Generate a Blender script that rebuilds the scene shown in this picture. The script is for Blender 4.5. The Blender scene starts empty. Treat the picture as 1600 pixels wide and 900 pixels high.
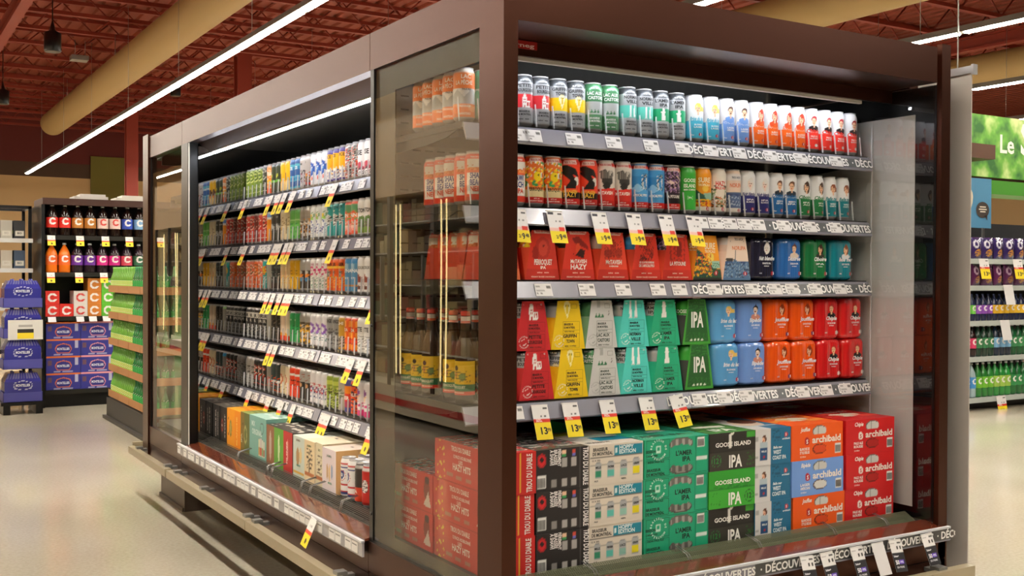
import bpy, math, random
import numpy as np
from mathutils import Vector, Matrix
S = bpy.context.scene
COL = S.collection

# ------------------------------------------------------------------ camera
CAM = dict(f=1676.6, yaw=31.3557, pitch=0.6588, roll=0.2363, loc=(-1.4633, -2.449, 1.3191))
_y, _p, _r = [math.radians(CAM[k]) for k in ('yaw', 'pitch', 'roll')]
_f = Vector((math.sin(_y)*math.cos(_p), math.cos(_y)*math.cos(_p), -math.sin(_p)))
_x = Vector((math.cos(_y), -math.sin(_y), 0)); _u = _x.cross(_f)
_x2 = _x*math.cos(_r)+_u*math.sin(_r); _u2 = -_x*math.sin(_r)+_u*math.cos(_r)
cd = bpy.data.cameras.new('camera'); cam = bpy.data.objects.new('camera', cd); COL.objects.link(cam)
cd.sensor_width = 36; cd.lens = CAM['f']*36/1600; cd.clip_end = 200; cd.clip_start = .05
M = Matrix((_x2, _u2, -_f)).transposed().to_4x4(); M.translation = Vector(CAM['loc']); cam.matrix_world = M
S.camera = cam

# ------------------------------------------------------------------ light and exposure
S.view_settings.view_transform = 'Standard'; S.view_settings.look = 'None'
S.view_settings.exposure = 0.0; S.view_settings.gamma = 1; S.view_settings.use_curve_mapping = False
W_ = bpy.data.worlds.new('world'); S.world = W_; W_.use_nodes = True
W_.node_tree.nodes['Background'].inputs[0].default_value = (1, .93, .84, 1)
W_.node_tree.nodes['Background'].inputs[1].default_value = .25
CEIL_E = 100.0       # ceiling tubes
CASE_E = 36.0       # tubes inside the coolers
DOOR_E = 4.5
try:
    S.cycles.use_denoising = True; S.cycles.max_bounces = 8; S.cycles.transparent_max_bounces = 24
    S.cycles.sample_clamp_indirect = 6
except Exception: pass

# ------------------------------------------------------------------ helpers
def lin(h):
    h = h.lstrip('#'); m = h.endswith('M'); h = h.rstrip('M')
    v = [int(h[i:i+2], 16)/255 for i in (0, 2, 4)]
    v = [c/12.92 if c <= .04045 else ((c+.055)/1.055)**2.4 for c in v]
    return (*v, 1.0 if m else 0.0)
MATS = {}
def mat(name, color='808080', rough=.5, metal=0., emis=0., spec=.5, coat=0., bump=None, ior=1.45):
    if name in MATS: return MATS[name]
    m = bpy.data.materials.new(name); m.use_nodes = True; nt = m.node_tree; b = nt.nodes['Principled BSDF']
    c = lin(color)
    b.inputs['Base Color'].default_value = (*c[:3], 1); b.inputs['Roughness'].default_value = rough
    b.inputs['Metallic'].default_value = metal; b.inputs['IOR'].default_value = ior
    b.inputs['Specular IOR Level'].default_value = spec
    if coat: b.inputs['Coat Weight'].default_value = coat; b.inputs['Coat Roughness'].default_value = .06
    if emis: b.inputs['Emission Color'].default_value = (*c[:3], 1); b.inputs['Emission Strength'].default_value = emis
    if bump:
        n = nt.nodes.new('ShaderNodeTexNoise'); n.inputs['Scale'].default_value = bump[0]; n.inputs['Detail'].default_value = 3
        bp = nt.nodes.new('ShaderNodeBump'); bp.inputs['Strength'].default_value = bump[1]; bp.inputs['Distance'].default_value = .002
        tc = nt.nodes.new('ShaderNodeTexCoord'); nt.links.new(tc.outputs['Object'], n.inputs['Vector'])
        nt.links.new(n.outputs['Fac'], bp.inputs['Height']); nt.links.new(bp.outputs['Normal'], b.inputs['Normal'])
    MATS[name] = m; return m
def print_mat(name, rough, coat=0.):
    m = bpy.data.materials.new(name); m.use_nodes = True; nt = m.node_tree; b = nt.nodes['Principled BSDF']
    a = nt.nodes.new('ShaderNodeAttribute'); a.attribute_name = 'Col'
    nt.links.new(a.outputs['Color'], b.inputs['Base Color'])
    mr = nt.nodes.new('ShaderNodeMath'); mr.operation = 'MULTIPLY'; mr.inputs[1].default_value = .4
    nt.links.new(a.outputs['Alpha'], mr.inputs[0]); nt.links.new(mr.outputs[0], b.inputs['Metallic'])
    b.inputs['Roughness'].default_value = rough
    if coat: b.inputs['Coat Weight'].default_value = coat; b.inputs['Coat Roughness'].default_value = .12
    MATS[name] = m; return m
def clear_mat(name, ior=1.5, tint=(1, 1, 1), rough=0.0, white=0.0, wave=None):
    m = bpy.data.materials.new(name); m.use_nodes = True; nt = m.node_tree; nt.nodes.clear()
    out = nt.nodes.new('ShaderNodeOutputMaterial'); tr = nt.nodes.new('ShaderNodeBsdfTransparent')
    gl = nt.nodes.new('ShaderNodeBsdfGlossy'); mx = nt.nodes.new('ShaderNodeMixShader'); fr = nt.nodes.new('ShaderNodeFresnel')
    tr.inputs[0].default_value = (*tint, 1); gl.inputs['Roughness'].default_value = rough; fr.inputs['IOR'].default_value = ior
    ge = nt.nodes.new('ShaderNodeNewGeometry'); sb = nt.nodes.new('ShaderNodeMath'); sb.operation = 'SUBTRACT'; sb.inputs[0].default_value = 1
    mu = nt.nodes.new('ShaderNodeMath'); mu.operation = 'MULTIPLY'; nt.links.new(ge.outputs['Backfacing'], sb.inputs[1])
    nt.links.new(sb.outputs[0], mu.inputs[0]); nt.links.new(fr.outputs[0], mu.inputs[1])
    nt.links.new(mu.outputs[0], mx.inputs[0]); nt.links.new(tr.outputs[0], mx.inputs[1]); nt.links.new(gl.outputs[0], mx.inputs[2])
    if wave:
        n = nt.nodes.new('ShaderNodeTexNoise'); n.inputs['Scale'].default_value = wave[0]; n.inputs['Detail'].default_value = 1
        mp = nt.nodes.new('ShaderNodeMapping'); mp.inputs['Scale'].default_value = (1, 1, .35)
        tc = nt.nodes.new('ShaderNodeTexCoord'); nt.links.new(tc.outputs['Object'], mp.inputs[0]); nt.links.new(mp.outputs[0], n.inputs['Vector'])
        bp = nt.nodes.new('ShaderNodeBump'); bp.inputs['Strength'].default_value = wave[1]; bp.inputs['Distance'].default_value = .01
        nt.links.new(n.outputs['Fac'], bp.inputs['Height']); nt.links.new(bp.outputs['Normal'], gl.inputs['Normal'])
    last = mx
    if white:
        df = nt.nodes.new('ShaderNodeBsdfDiffuse'); df.inputs[0].default_value = (.9, .92, .95, 1)
        m2 = nt.nodes.new('ShaderNodeMixShader'); m2.inputs[0].default_value = white
        nt.links.new(mx.outputs[0], m2.inputs[1]); nt.links.new(df.outputs[0], m2.inputs[2]); last = m2
    nt.links.new(last.outputs[0], out.inputs[0]); MATS[name] = m; return m

BROWN = mat('brown_powder_coat', '4c2c20', .28, .8, bump=(900, .12))
BROWN_G = mat('brown_gloss_deck', '64301f', .16, .1, coat=.4)
BLACK = mat('black_plastic', '0c0c0d', .3)
BLACKG = mat('black_gloss_panel', '101113', .22, ior=1.6)
DARK = mat('dark_steel', '26241f', .45, .4)
STEEL = mat('steel_wire', '9a9a98', .3, .9)
WHITEP = mat('white_enamel', 'd8d8d4', .4)
RAIL = mat('grey_price_rail', '8b8b97', .22, .1, coat=.5)
RAILD = mat('dark_rail_strip', '2f3133', .3)
TAN = mat('tan_duct_paint', '9c8050', .6)
RED = mat('red_steel_paint', '7a2614', .55)
RUST = mat('rust_red_deck', '7c2f17', .6)
DKRED = mat('dark_red_paint', '5c160c', .6)
BUMP = mat('beige_bumper', 'a89c80', .3, coat=.3)
GREYB = mat('grey_bracket', '8c8c8a', .35, .5)
PRINT = print_mat('printed_surface', .32, .25)
CARD = print_mat('printed_card', .5)
PAPER = print_mat('printed_paper', .6)
FILM = print_mat('shrink_film', .16, .8)
MIRG = clear_mat('reflective_glazing', 5.0, (.5, .5, .5), .0)
GLASS = clear_mat('pane_glass', 2.4, (.93, .93, .90), .004, wave=(2.2, .05))
GLASSM = clear_mat('double_glazing', 1.95, (.9, .9, .9), .0)
CLEAR = clear_mat('clear_acrylic', 1.45, (.97, .97, .97))
CLEARE = clear_mat('acrylic_edge', 1.6, (1, 1, 1), .2, white=.6)
PET = clear_mat('clear_film', 1.5, (.95, .95, .97), .1, white=.15)
LED = mat('cooler_tube', 'f2f6ff', emis=CASE_E)
TUBE = mat('ceiling_tube', 'fff6e6', emis=CEIL_E)
DOORT = mat('freezer_tube', 'ffe6a0', emis=DOOR_E)

class MB:
    def __init__(s): s.v = []; s.f = []; s.c = []; s.mi = []; s.sm = []; s.n = 0
    def add(s, V, F, col=None, mi=0, smooth=False):
        V = np.asarray(V, float).reshape(-1, 3); o = s.n; s.n += len(V); s.v.append(V)
        if col is None: col = (.5, .5, .5, 0)
        c = np.asarray(col, float)
        if c.ndim == 1: c = np.tile(c, (len(V), 1))
        s.c.append(c.reshape(-1, 4)); s.f += [tuple(i+o for i in f) for f in F]
        s.mi += [mi]*len(F); s.sm += [smooth]*len(F); return s
    def box(s, a, b, col=None, mi=0, bev=0):
        x0, y0, z0 = [min(p, q) for p, q in zip(a, b)]; x1, y1, z1 = [max(p, q) for p, q in zip(a, b)]
        V = [(x0,y0,z0),(x1,y0,z0),(x1,y1,z0),(x0,y1,z0),(x0,y0,z1),(x1,y0,z1),(x1,y1,z1),(x0,y1,z1)]
        if isinstance(col, str): col = lin(col)
        return s.add(V, [(0,3,2,1),(4,5,6,7),(0,1,5,4),(1,2,6,5),(2,3,7,6),(3,0,4,7)], col, mi)
    def prism(s, pts, axis, a, b, col=None, mi=0):   # pts: polygon in the other two axes
        n = len(pts); V = []
        for t in (a, b):
            for p in pts:
                q = list(p); q.insert(axis, t); V.append(q)
        F = [tuple(range(n))[::-1], tuple(range(n, 2*n))] + [(i, (i+1) % n, n+(i+1) % n, n+i) for i in range(n)]
        if isinstance(col, str): col = lin(col)
        return s.add(V, F, col, mi)
    def rod(s, a, b, r=.002, n=5, col=None, mi=0):
        a = Vector(a); b = Vector(b); d = (b-a).normalized(); u = d.orthogonal().normalized(); w = d.cross(u); V = []
        for p in (a, b):
            for k in range(n):
                t = 2*math.pi*k/n; V.append(p+u*(r*math.cos(t))+w*(r*math.sin(t)))
        F = [(k, (k+1) % n, n+(k+1) % n, n+k) for k in range(n)]+[tuple(range(n))[::-1], tuple(range(n, 2*n))]
        if isinstance(col, str): col = lin(col)
        return s.add([tuple(v) for v in V], F, col, mi, True)
    def lathe(s, prof, n=16, col=None, mi=0, c=(0, 0, 0), cap=True):
        V = []
        for r, z in prof:
            for k in range(n):
                t = 2*math.pi*k/n; V.append((c[0]+r*math.sin(t), c[1]-r*math.cos(t), c[2]+z))
        F = [(j*n+k, j*n+(k+1) % n, (j+1)*n+(k+1) % n, (j+1)*n+k) for j in range(len(prof)-1) for k in range(n)]
        if isinstance(col, str): col = lin(col)
        elif isinstance(col, list): col = np.repeat(np.array([lin(q) for q in col]), n, axis=0)
        s.add(V, F, col, mi, True)
        if cap:
            m = len(prof); s.f += [tuple(s.n-n*m+k for k in range(n))[::-1], tuple(s.n-n+k for k in range(n))]; s.mi += [mi]*2; s.sm += [False]*2
        return s
    def mesh(s, name, mats):
        me = bpy.data.meshes.new(name)
        me.from_pydata(np.concatenate(s.v).tolist(), [], s.f)
        if not isinstance(mats, (list, tuple)): mats = [mats]
        for m in mats: me.materials.append(m)
        me.polygons.foreach_set('material_index', s.mi); me.polygons.foreach_set('use_smooth', s.sm)
        a = me.color_attributes.new('Col', 'FLOAT_COLOR', 'POINT')
        a.data.foreach_set('color', np.concatenate(s.c).astype(np.float32).ravel())
        me.update(); return me
def link(name, me, parent=None, loc=None, rotz=0):
    o = bpy.data.objects.new(name, me); COL.objects.link(o)
    if parent is not None: o.parent = parent
    if loc is not None: o.location = loc
    if rotz: o.rotation_euler = (0, 0, rotz)
    return o
def obj(name, mb, mats, parent=None, loc=None, rotz=0): return link(name, mb.mesh(name, mats), parent, loc, rotz)
def tag(o, label, cat, group=None):
    o['label'] = label; o['category'] = cat
    if group: o['group'] = group
    return o
def thing(name, label, cat, loc=(0, 0, 0), rotz=0, group=None):
    return tag(link(name, None, None, loc, rotz), label, cat, group)
def struct(o): o['kind'] = 'structure'; return o
def copy_tree(o, loc, rotz=0, parent=None):
    c = o.copy(); COL.objects.link(c); c.parent = parent
    if loc is not None: c.location = loc; c.rotation_euler = (0, 0, rotz)
    for ch in o.children: copy_tree(ch, None, 0, c)
    return c
ONES = 'first second third fourth fifth sixth seventh eighth ninth tenth eleventh twelfth thirteenth fourteenth fifteenth sixteenth seventeenth eighteenth nineteenth'.split()
def nth(k):
    if k < 20: return ONES[k-1]
    t = {2: 'twent', 3: 'thirt', 4: 'fort', 5: 'fift'}[k//10]
    return t+'ieth' if k % 10 == 0 else t+'y-'+ONES[k % 10-1]

# ---- flat lettering turned into mesh
_T = {}
def glyphs(txt, bold=.0):
    k = (txt, bold)
    if k in _T: return _T[k]
    cu = bpy.data.curves.new('t', 'FONT'); cu.body = txt; cu.size = 1; cu.resolution_u = 2; cu.offset = bold; cu.align_x = 'CENTER'
    o = bpy.data.objects.new('t', cu); COL.objects.link(o)
    dg = bpy.context.evaluated_depsgraph_get(); me = o.evaluated_get(dg).to_mesh()
    V = np.array([v.co[:2] for v in me.vertices]) if len(me.vertices) else np.zeros((0, 2)); F = [tuple(p.vertices) for p in me.polygons]
    o.evaluated_get(dg).to_mesh_clear(); bpy.data.objects.remove(o); bpy.data.curves.remove(cu)
    if len(V):
        V[:, 0] -= (V[:, 0].min()+V[:, 0].max())/2
    _T[k] = (V, F); return _T[k]
def text_uv(txt, u, v, h, w=None, rot=0, bold=.02, align='c', slant=0):
    V, F = glyphs(txt, bold)
    if not len(V): return V, F
    V = V.copy(); V *= h/.73
    ww = V[:, 0].max()-V[:, 0].min()
    if w: V[:, 0] *= w/ww; ww = w
    if slant: V[:, 0] += V[:, 1]*slant
    if align == 'l': V[:, 0] += ww/2
    if align == 'r': V[:, 0] -= ww/2
    if rot: c, s_ = math.cos(math.radians(rot)), math.sin(math.radians(rot)); V = V @ np.array([[c, s_], [-s_, c]])
    V[:, 0] += u; V[:, 1] += v
    return V, F

# ---- printed artwork: a list of operations sampled at surface points (millimetres)
def paint(ops, U, V):
    C = np.zeros(U.shape+(4,)); C[...] = lin('ffffff')
    def put(m, c): C[m] = lin(c)
    for o in ops:
        k = o[0]
        if k == 'bg': C[...] = lin(o[1])
        elif k == 'b': put((V >= o[1]) & (V < o[2]), o[3])
        elif k == 'r': put((U >= o[1]) & (U < o[3]) & (V >= o[2]) & (V < o[4]), o[5])
        elif k == 'e': put(((U-o[1])/o[3])**2+((V-o[2])/o[4])**2 < 1, o[5])
        elif k == 'k': d = np.hypot(U-o[1], V-o[2]); put((d > o[3]) & (d < o[4]), o[5])
        elif k == 'p':
            P = o[1]; m = np.zeros(U.shape, bool); j = len(P)-1
            for i in range(len(P)):
                (xi, yi), (xj, yj) = P[i], P[j]
                if yi != yj: m ^= ((yi > V) != (yj > V)) & (U < (xj-xi)*(V-yi)/(yj-yi)+xi)
                j = i
            put(m, o[2])
        elif k == 'n':     # blotches: scale, cover, colour, u0, v0, u1, v1, seed
            rs = np.random.RandomState(o[8] if len(o) > 8 else 1); N = np.zeros(U.shape)
            for _ in range(6):
                a, b, p_ = rs.uniform(-1, 1, 3); N += np.sin((a*U+b*V)*6.3/o[1]+p_*9)
            lim = np.quantile(N, 1-o[2])
            m = N > lim
            if len(o) > 4: m &= (U >= o[4]) & (V >= o[5]) & (U < o[6]) & (V < o[7])
            put(m, o[3])
        elif k == 'm':     # jagged hills below v
            rs = np.random.RandomState(o[4]); hh = sum(o[2]*rs.uniform(.2, .6)*np.sin(U/rs.uniform(4, 14)+rs.uniform(0, 9)) for _ in range(4))
            put(V < o[1]+hh, o[3])
        elif k == 'g':
            t = np.clip((V-o[1])/(o[2]-o[1]), 0, 1)[..., None]; m = (V >= o[1]) & (V < o[2])
            G = (1-t)*np.array(lin(o[3]))+t*np.array(lin(o[4])); C[m] = G[m]
        elif k == 's':     # vertical stripes: u0,v0,u1,v1,pitch,colour
            put((U >= o[1]) & (U < o[3]) & (V >= o[2]) & (V < o[4]) & ((U-o[1]) % o[5] < o[5]*.5), o[6])
        elif k == 'h':     # horizontal stripes
            put((U >= o[1]) & (U < o[3]) & (V >= o[2]) & (V < o[4]) & ((V-o[2]) % o[5] < o[5]*.5), o[6])
    return C
def person_art(u, v, s, hair, style='l', skin='eec09c', top=None):
    A = []
    if top: A.append(('e', u, v-s*1.75, s*1.3, s*.75, top))
    if style == 'l': A += [('e', u+s*.15, v-s*.1, s*.85, s*1.35, hair)]
    elif style == 'w': A += [('e', u+s*.1, v+s*.1, s*.85, s*.95, hair), ('e', u+s*1.1, v-s*.2, s*1.1, s*.5, hair)]
    else: A += [('e', u+s*.05, v+s*.35, s*.72, s*.75, hair)]
    A += [('r', u-s*.22, v-s*1.5, u+s*.22, v-s*.3, skin), ('e', u-s*.05, v-s*.15, s*.55, s*.8, skin)]
    if style in 'lw': A += [('e', u+s*.25, v+s*.5, s*.5, s*.35, hair)]
    A += [('e', u-s*.27, v, s*.1, s*.07, '33201a'), ('e', u+s*.17, v, s*.1, s*.07, '33201a'), ('e', u-s*.06, v-s*.52, s*.16, s*.08, 'b02222')]
    if style == 'm': A.append(('e', u-s*.05, v-s*.38, s*.28, s*.09, '221a18'))
    return A
def place_text(mb, ops, fn, mi=0):
    """fn maps (u, v) arrays in mm to points on the surface"""
    for o in ops:
        if o[0] == 't':   # t, text, u, v, h, colour, w, rot, align, slant
            o = list(o)+[None]*10
            V, F = text_uv(o[1], o[2], o[3], o[4], o[6], o[7] or 0, .03, o[8] or 'c', o[9] or 0)
            if len(V): mb.add(fn(V[:, 0], V[:, 1]), F, lin(o[5]), mi)
        elif o[0] == 'c':  # text running round a ring: c, text, u, v, radius, h, colour
            n = len(o[1])
            for i, ch in enumerate(o[1]):
                if ch == ' ': continue
                a = math.pi*.95-2*math.pi*i/n
                V, F = text_uv(ch, 0, o[4], o[5]); t = a-math.pi/2
                if not len(V): continue
                c, s_ = math.cos(t), math.sin(t); V = V @ np.array([[c, s_], [-s_, c]]); V[:, 0] += o[2]; V[:, 1] += o[3]
                mb.add(fn(V[:, 0], V[:, 1]), F, lin(o[6]), mi)
        elif o[0] == 'q':   # outline frame: q,u0,v0,u1,v1,t,colour
            _, a, b, c, d, t, cc = o
            for (p, q, r_, s_) in ((a, b, c, b+t), (a, d-t, c, d), (a, b, a+t, d), (c-t, b, c, d)):
                uu = np.array([p, r_, r_, p]); vv = np.array([q, q, s_, s_]); mb.add(fn(uu, vv), [(0, 1, 2, 3)], lin(cc), mi)

# ------------------------------------------------------------------ cans
CR, CH = .0325, .157
def can_profile(nv, R=CR, H=CH):
    pr = [(R*.70, 0), (R*.78, .003), (R*.97, .010), (R, .013)]
    pr += [(R, z) for z in np.linspace(.015, H-.023, nv)]
    pr += [(R*.98, H-.018), (R*.93, H-.012), (R*.85, H-.006), (R*.82, H-.004)]
    return pr
def can_body(ops, nu=64, nv=50, R=CR, H=CH, text=True):
    pr = can_profile(nv, R, H); th = np.linspace(-math.pi, math.pi, nu+1)
    r = np.array([p[0] for p in pr])[:, None]; z = np.array([p[1] for p in pr])[:, None]
    X = r*np.sin(th); Y = -r*np.cos(th); Z = z+0*th; U = R*1000*th+0*z; V = Z*1000
    C = paint(ops, U, V); C[:3] = lin('b8b8baM')
    mb = MB(); n = nu+1
    F = [(j*n+k, j*n+k+1, (j+1)*n+k+1, (j+1)*n+k) for j in range(len(pr)-1) for k in range(nu)]
    mb.add(np.stack([X, Y, Z], -1), F, C.reshape(-1, 4), 0, True)
    if text:
        fn = lambda u, v: np.stack([(R+.0005)*np.sin(u/1000/R), -(R+.0005)*np.cos(u/1000/R), v/1000], -1)
        place_text(mb, ops, fn)
    return mb
def lid_mb(R=CR, H=CH, n=28, col='c4c4c6M'):
    mb = MB(); mb.lathe([(R*.82, H-.004), (R*.86, H-.002), (R*.86, H-.0004), (R*.82, H), (R*.79, H-.001), (R*.76, H-.005), (.001, H-.0045)], n, col, cap=False)
    return mb
def tab_mb(R=CR, H=CH):
    mb = MB(); z = H-.0035
    pts = [(.0065*math.sin(t), -.004+.011*math.cos(t)) for t in np.linspace(0, 2*math.pi, 13)[:-1]]
    mb.prism([(a, b) for a, b in pts], 2, z, z+.0012, 'a8a8aaM')
    mb.add([(.009*math.sin(t), .012+.007*math.cos(t), H-.0042) for t in np.linspace(0, 2*math.pi, 11)[:-1]], [tuple(range(10))[::-1]], lin('8a8a8cM'))
    return mb
CANM = {}
def can_proto(key, ops, fine=True):
    if key not in CANM: CANM[key] = (can_body(ops, *( (72, 54) if fine else (26, 34)), text=True).mesh('can_body', PRINT))
    return CANM[key]
LIDM = lid_mb().mesh('lid', PRINT); LIDS = lid_mb(n=14).mesh('lid', PRINT); TABM = tab_mb().mesh('pull_tab', PRINT)
def near_can(name, ops, key, label, loc, rot, group, cat='can'):
    t = thing(name, label, cat, loc, rot, group)
    link('can_body', can_proto(key, ops), t); link('lid', LIDM, t); link('pull_tab', TABM, t)
    return t
# ------------------------------------------------------------------ artwork of the near cans
def mtl(name, col, pic=(), tcol='2a2c2e', silver='b9bcbfM', dark='4a4d50M', band=(56, 98)):
    a, b = name
    A = [('bg', silver), ('b', 132, 160, dark), ('b', band[0], band[1], col)]
    A += list(pic)
    A += [('t', a, 6, 118, 10, tcol, min(52, 9*len(a)+4)), ('t', b, 10, 104, 10, tcol, min(54, 8.4*len(b)+4)), ('t', 'BRASSEUR', 6, 42, 6, tcol, 34), ('t', 'DE MONTRÉAL', 6, 33, 6, tcol, 44),
          ('t', 'BIÈRE   BEER', 4, 20, 3, tcol, 34), ('t', 'SUR DE', 4, 136, 5, 'd8dadb', 24), ('q', -17, 15, 27, 30, .7, tcol)]
    return A
def church(u, v, s=1, c='f4f2ee', w='c2252c'):
    return [('r', u-9*s, v, u+16*s, v+20*s, c), ('r', u-9*s, v, u+4*s, v+32*s, c), ('e', u-2.5*s, v+33*s, 5*s, 7*s, c), ('r', u-3.2*s, v+38*s, u-1.8*s, v+44*s, c),
            ('r', u-6*s, v+22*s, u+1*s, v+26*s, w), ('r', u-6*s, v+14*s, u-3*s, v+19*s, w), ('r', u-2*s, v+14*s, u+1*s, v+19*s, w), ('s', u+5*s, v+6*s, u+15*s, v+16*s, 4*s, w), ('r', u-4*s, v, u, v+8*s, w)]
def griffin(u, v, s=1, c='f6efc0'):
    return [('e', u, v+12*s, 11*s, 15*s, c), ('p', [(u-9*s, v+6*s), (u+9*s, v+6*s), (u+1*s, v-20*s), (u-1*s, v-20*s)], c), ('r', u-3*s, v-6*s, u+3*s, v+16*s, 'e8c934'), ('e', u-4*s, v+14*s, 2*s, 2*s, '6a5a10'), ('e', u+4*s, v+14*s, 2*s, 2*s, '6a5a10')]
def tower(u, v, s=1, c='f4f4f0'):
    return [('p', [(u-8*s, v), (u+8*s, v), (u+5*s, v+26*s), (u-5*s, v+26*s)], c), ('r', u-8*s, v+26*s, u+8*s, v+30*s, c), ('r', u-5*s, v+30*s, u+5*s, v+37*s, c), ('e', u, v+37*s, 5*s, 4*s, c)]
def stacks(u, v, s=1, c='f2f6f4'):
    return [('p', [(u-11*s, v), (u-3*s, v), (u-5*s, v+42*s), (u-9*s, v+42*s)], c), ('p', [(u+5*s, v), (u+13*s, v), (u+11*s, v+42*s), (u+7*s, v+42*s)], c), ('r', u-12*s, v, u-2*s, v+4*s, 'cfe0dc'), ('r', u+4*s, v, u+14*s, v+4*s, 'cfe0dc')]
def pines(u, v, s=1, c='3f7a58'):
    return [('p', [(u+d*s-6*s, v), (u+d*s+6*s, v), (u+d*s, v+13*s)], c) for d in (-11, 0, 11)]
def archi(col, name, hair, style='l', top=None, sub='BLANCHE', sub2='DE STYLE', badge='b3202a', skin='eec09c', u=6):
    return [('bg', 'e9eaec'), ('b', 0, 70, col), ('b', 0, 9, 'c0c2c5M')] + person_art(u+4, 112, 16, hair, style, skin, top) + [('b', 9, 70, col)] + [
        ('t', name, u, 70, 13, col, min(50, 8.5*len(name)), 0, 'c', .25), ('t', name, u+.8, 71, 13, 'f4f2ee', min(50, 8.5*len(name)), 0, 'c', .25) if 0 else ('t', sub, u+6, 54, 5.5, 'f0ece8', 30),
        ('t', sub2, u+6, 46, 5.5, 'f0ece8', 32), ('t', '473ml', u-16, 20, 4, 'f0ece8', 12), ('e', u+14, 24, 6.5, 6.5, badge), ('t', 'S', u+14, 20, 8, 'f4f0f0')]
def trou(ops, name=None, c='f6efe4', bot='c8201c', extra=()):
    A = list(ops)+[('b', 136, 150, 'd8301f'), ('b', 0, 10, 'b9bcbfM'), ('b', 10, 30, bot)]
    A += [('r', -20, 137, 24, 147, 'f2e6e0'), ('t', 'TROU DU DIABLE', 2, 138.5, 6.5, 'c02a1c', 40)]
    if name:
        for i, (n, hh, w) in enumerate(name): A.append(('t', n, 2, 48-i*13, hh, c, w))
    A += [('t', 'FIÈREMENT BRASSÉE', 2, 16, 3.5, 'f6e6e0', 44), ('t', '473 ml', 2, 23, 3.5, 'f6e6e0', 18)]+list(extra)
    return A
D = {}
D['peach'] = [('bg', 'e8e6e2'), ('b', 95, 140, 'ee7a3a'), ('p', [(-60, 60), (-20, 92), (0, 70), (26, 96), (60, 60), (60, 50), (-60, 50)], 'b9bcbfM'), ('b', 12, 50, 'ee7a3a'), ('n', 26, .3, 'f4a06a', -60, 12, 60, 50, 3), ('t', 'LAC', 6, 124, 12, 'f6e8d8', 30), ('t', 'LA PÊCHE', 0, 106, 12, 'f6e8d8', 52), ('t', 'PALE ALE', 8, 90, 5, '3a3a3a', 28), ('t', 'FARNHAM', 2, 40, 7, 'f6e8d8', 36), ('t', 'NANTEAU', 2, 18, 7, 'f6e8d8', 36)]
D['mint'] = [('bg', '56a888'), ('b', 50, 100, 'd6d8d4'), ('m', 90, 10, '56a888', 5), ('b', 10, 50, '6cba98'), ('t', 'ALE', 0, 110, 12, 'f0f4ee', 30), ('t', 'BRASSERIE', 0, 30, 7, 'f0f4ee', 40)]
D['bourg'] = mtl(('PETITE', 'BOURGOGNE'), 'd4343c', church(8, 56))
D['griff'] = mtl(('GRIFFIN', 'TOWN'), 'f0cc14', griffin(12, 82))
D['castor'] = mtl(('LAC AUX', 'CASTORS'), 'c4c9c8M', [('b', 98, 150, '4e8a5eM'), ('b', 10, 56, '5c9468M')]+pines(6, 60, 1, '3f7a50'), 'eef2ee', '5c9468M', '4e8a5eM')
D['norman'] = mtl(('NORMAN', 'VILLE'), '5cc4b4', stacks(8, 58, .95))
D['lamer'] = mtl(("L'AMER", 'IPA'), '1d9a66', tower(8, 58))
D['brise'] = archi('45aecb', 'Brise du lac', 'e8c256', 'w', None, 'BLONDE', 'LAGER')
D['bipede'] = archi('6e97d4', 'Bipède', '4a352c', 'm', '6e97d4', 'LAGER', 'AMÉRICAINE')
D['jouf'] = archi('f26a1e', 'Joufflue', 'b2361f', 'l', 'e2532a', 'BLANCHE', 'DE STYLE BELGE')
D['chip'] = archi('ee3a2e', 'Chipie', 'a5202c', 's', '2a2426', 'PALE ALE', 'ROUSSE', 'e8e4e2')
D['nuit'] = archi('2b2c6e', 'Nuit blanche', 'e4e2de', 'l', None, 'IPA', 'BLANCHE', skin='f0d8cc')
D['desir'] = archi('1f67a4', 'Désirée', '6a4028', 's', '27303c', 'SESSION', 'IPA')
D['cibo'] = archi('237a44', 'Ciboire', '4a3024', 'l', None, 'IPA', 'ALE')
D['belle'] = archi('127a86', 'Belle mer', '8a4a30', 'w', None, 'WEST', 'COAST IPA')
D['shaw'] = [('bg', 'f0eae2'), ('b', 96, 108, 'f09a5a'), ('b', 92, 100, 'ea6a3a'), ('n', 14, .3, 'd86a20', -40, 100, 60, 116, 4), ('b', 132, 150, 'ea4a2a'), ('b', 10, 30, 'd83a26'), ('r', -60, 10, -34, 132, 'ea5a2a'), ('t', 'SHAWI', 2, 76, 17, '2c3a8a', 46), ('t', 'BEACH', 2, 56, 17, '2c3a8a', 46), ('t', 'NEIPA', 2, 38, 15, 'e2502a', 44), ('t', 'TROU DU DIABLE', 0, 136, 5, 'fff0e8', 40)]
D['parr'] = trou([('bg', 'e8722a'), ('n', 22, .38, '3f9a5a', -99, 60, 99, 138, 2), ('n', 16, .22, 'f2c41c', -99, 60, 99, 138, 7), ('n', 12, .14, 'f4f0e0', -99, 90, 99, 138, 9), ('e', 6, 92, 14, 15, 'f0d41c'), ('e', 8, 96, 3, 3, '101010'), ('e', 20, 96, 5, 9, 'f4f0e8'), ('e', 23, 96, 2.5, 6, '20201c'), ('b', 30, 52, 'ead8a4')], [('PERROQUET', 11, 52)], '2c3a26')
D['hazy'] = trou([('bg', 'e8452a'), ('p', [(-40, 128), (-10, 134), (20, 122), (34, 96), (10, 104), (-14, 112)], '17120f'), ('p', [(-36, 116), (0, 112), (24, 88), (4, 84), (-10, 96)], '17120f'), ('e', 24, 84, 9, 14, 'e8e4dc'), ('p', [(-16, 60), (20, 60), (26, 82), (8, 92)], '17120f'), ('b', 30, 50, '1d1712')], [('McTAVISH', 9, 48), ('HAZY', 15, 44)], 'f0c040')
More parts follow.
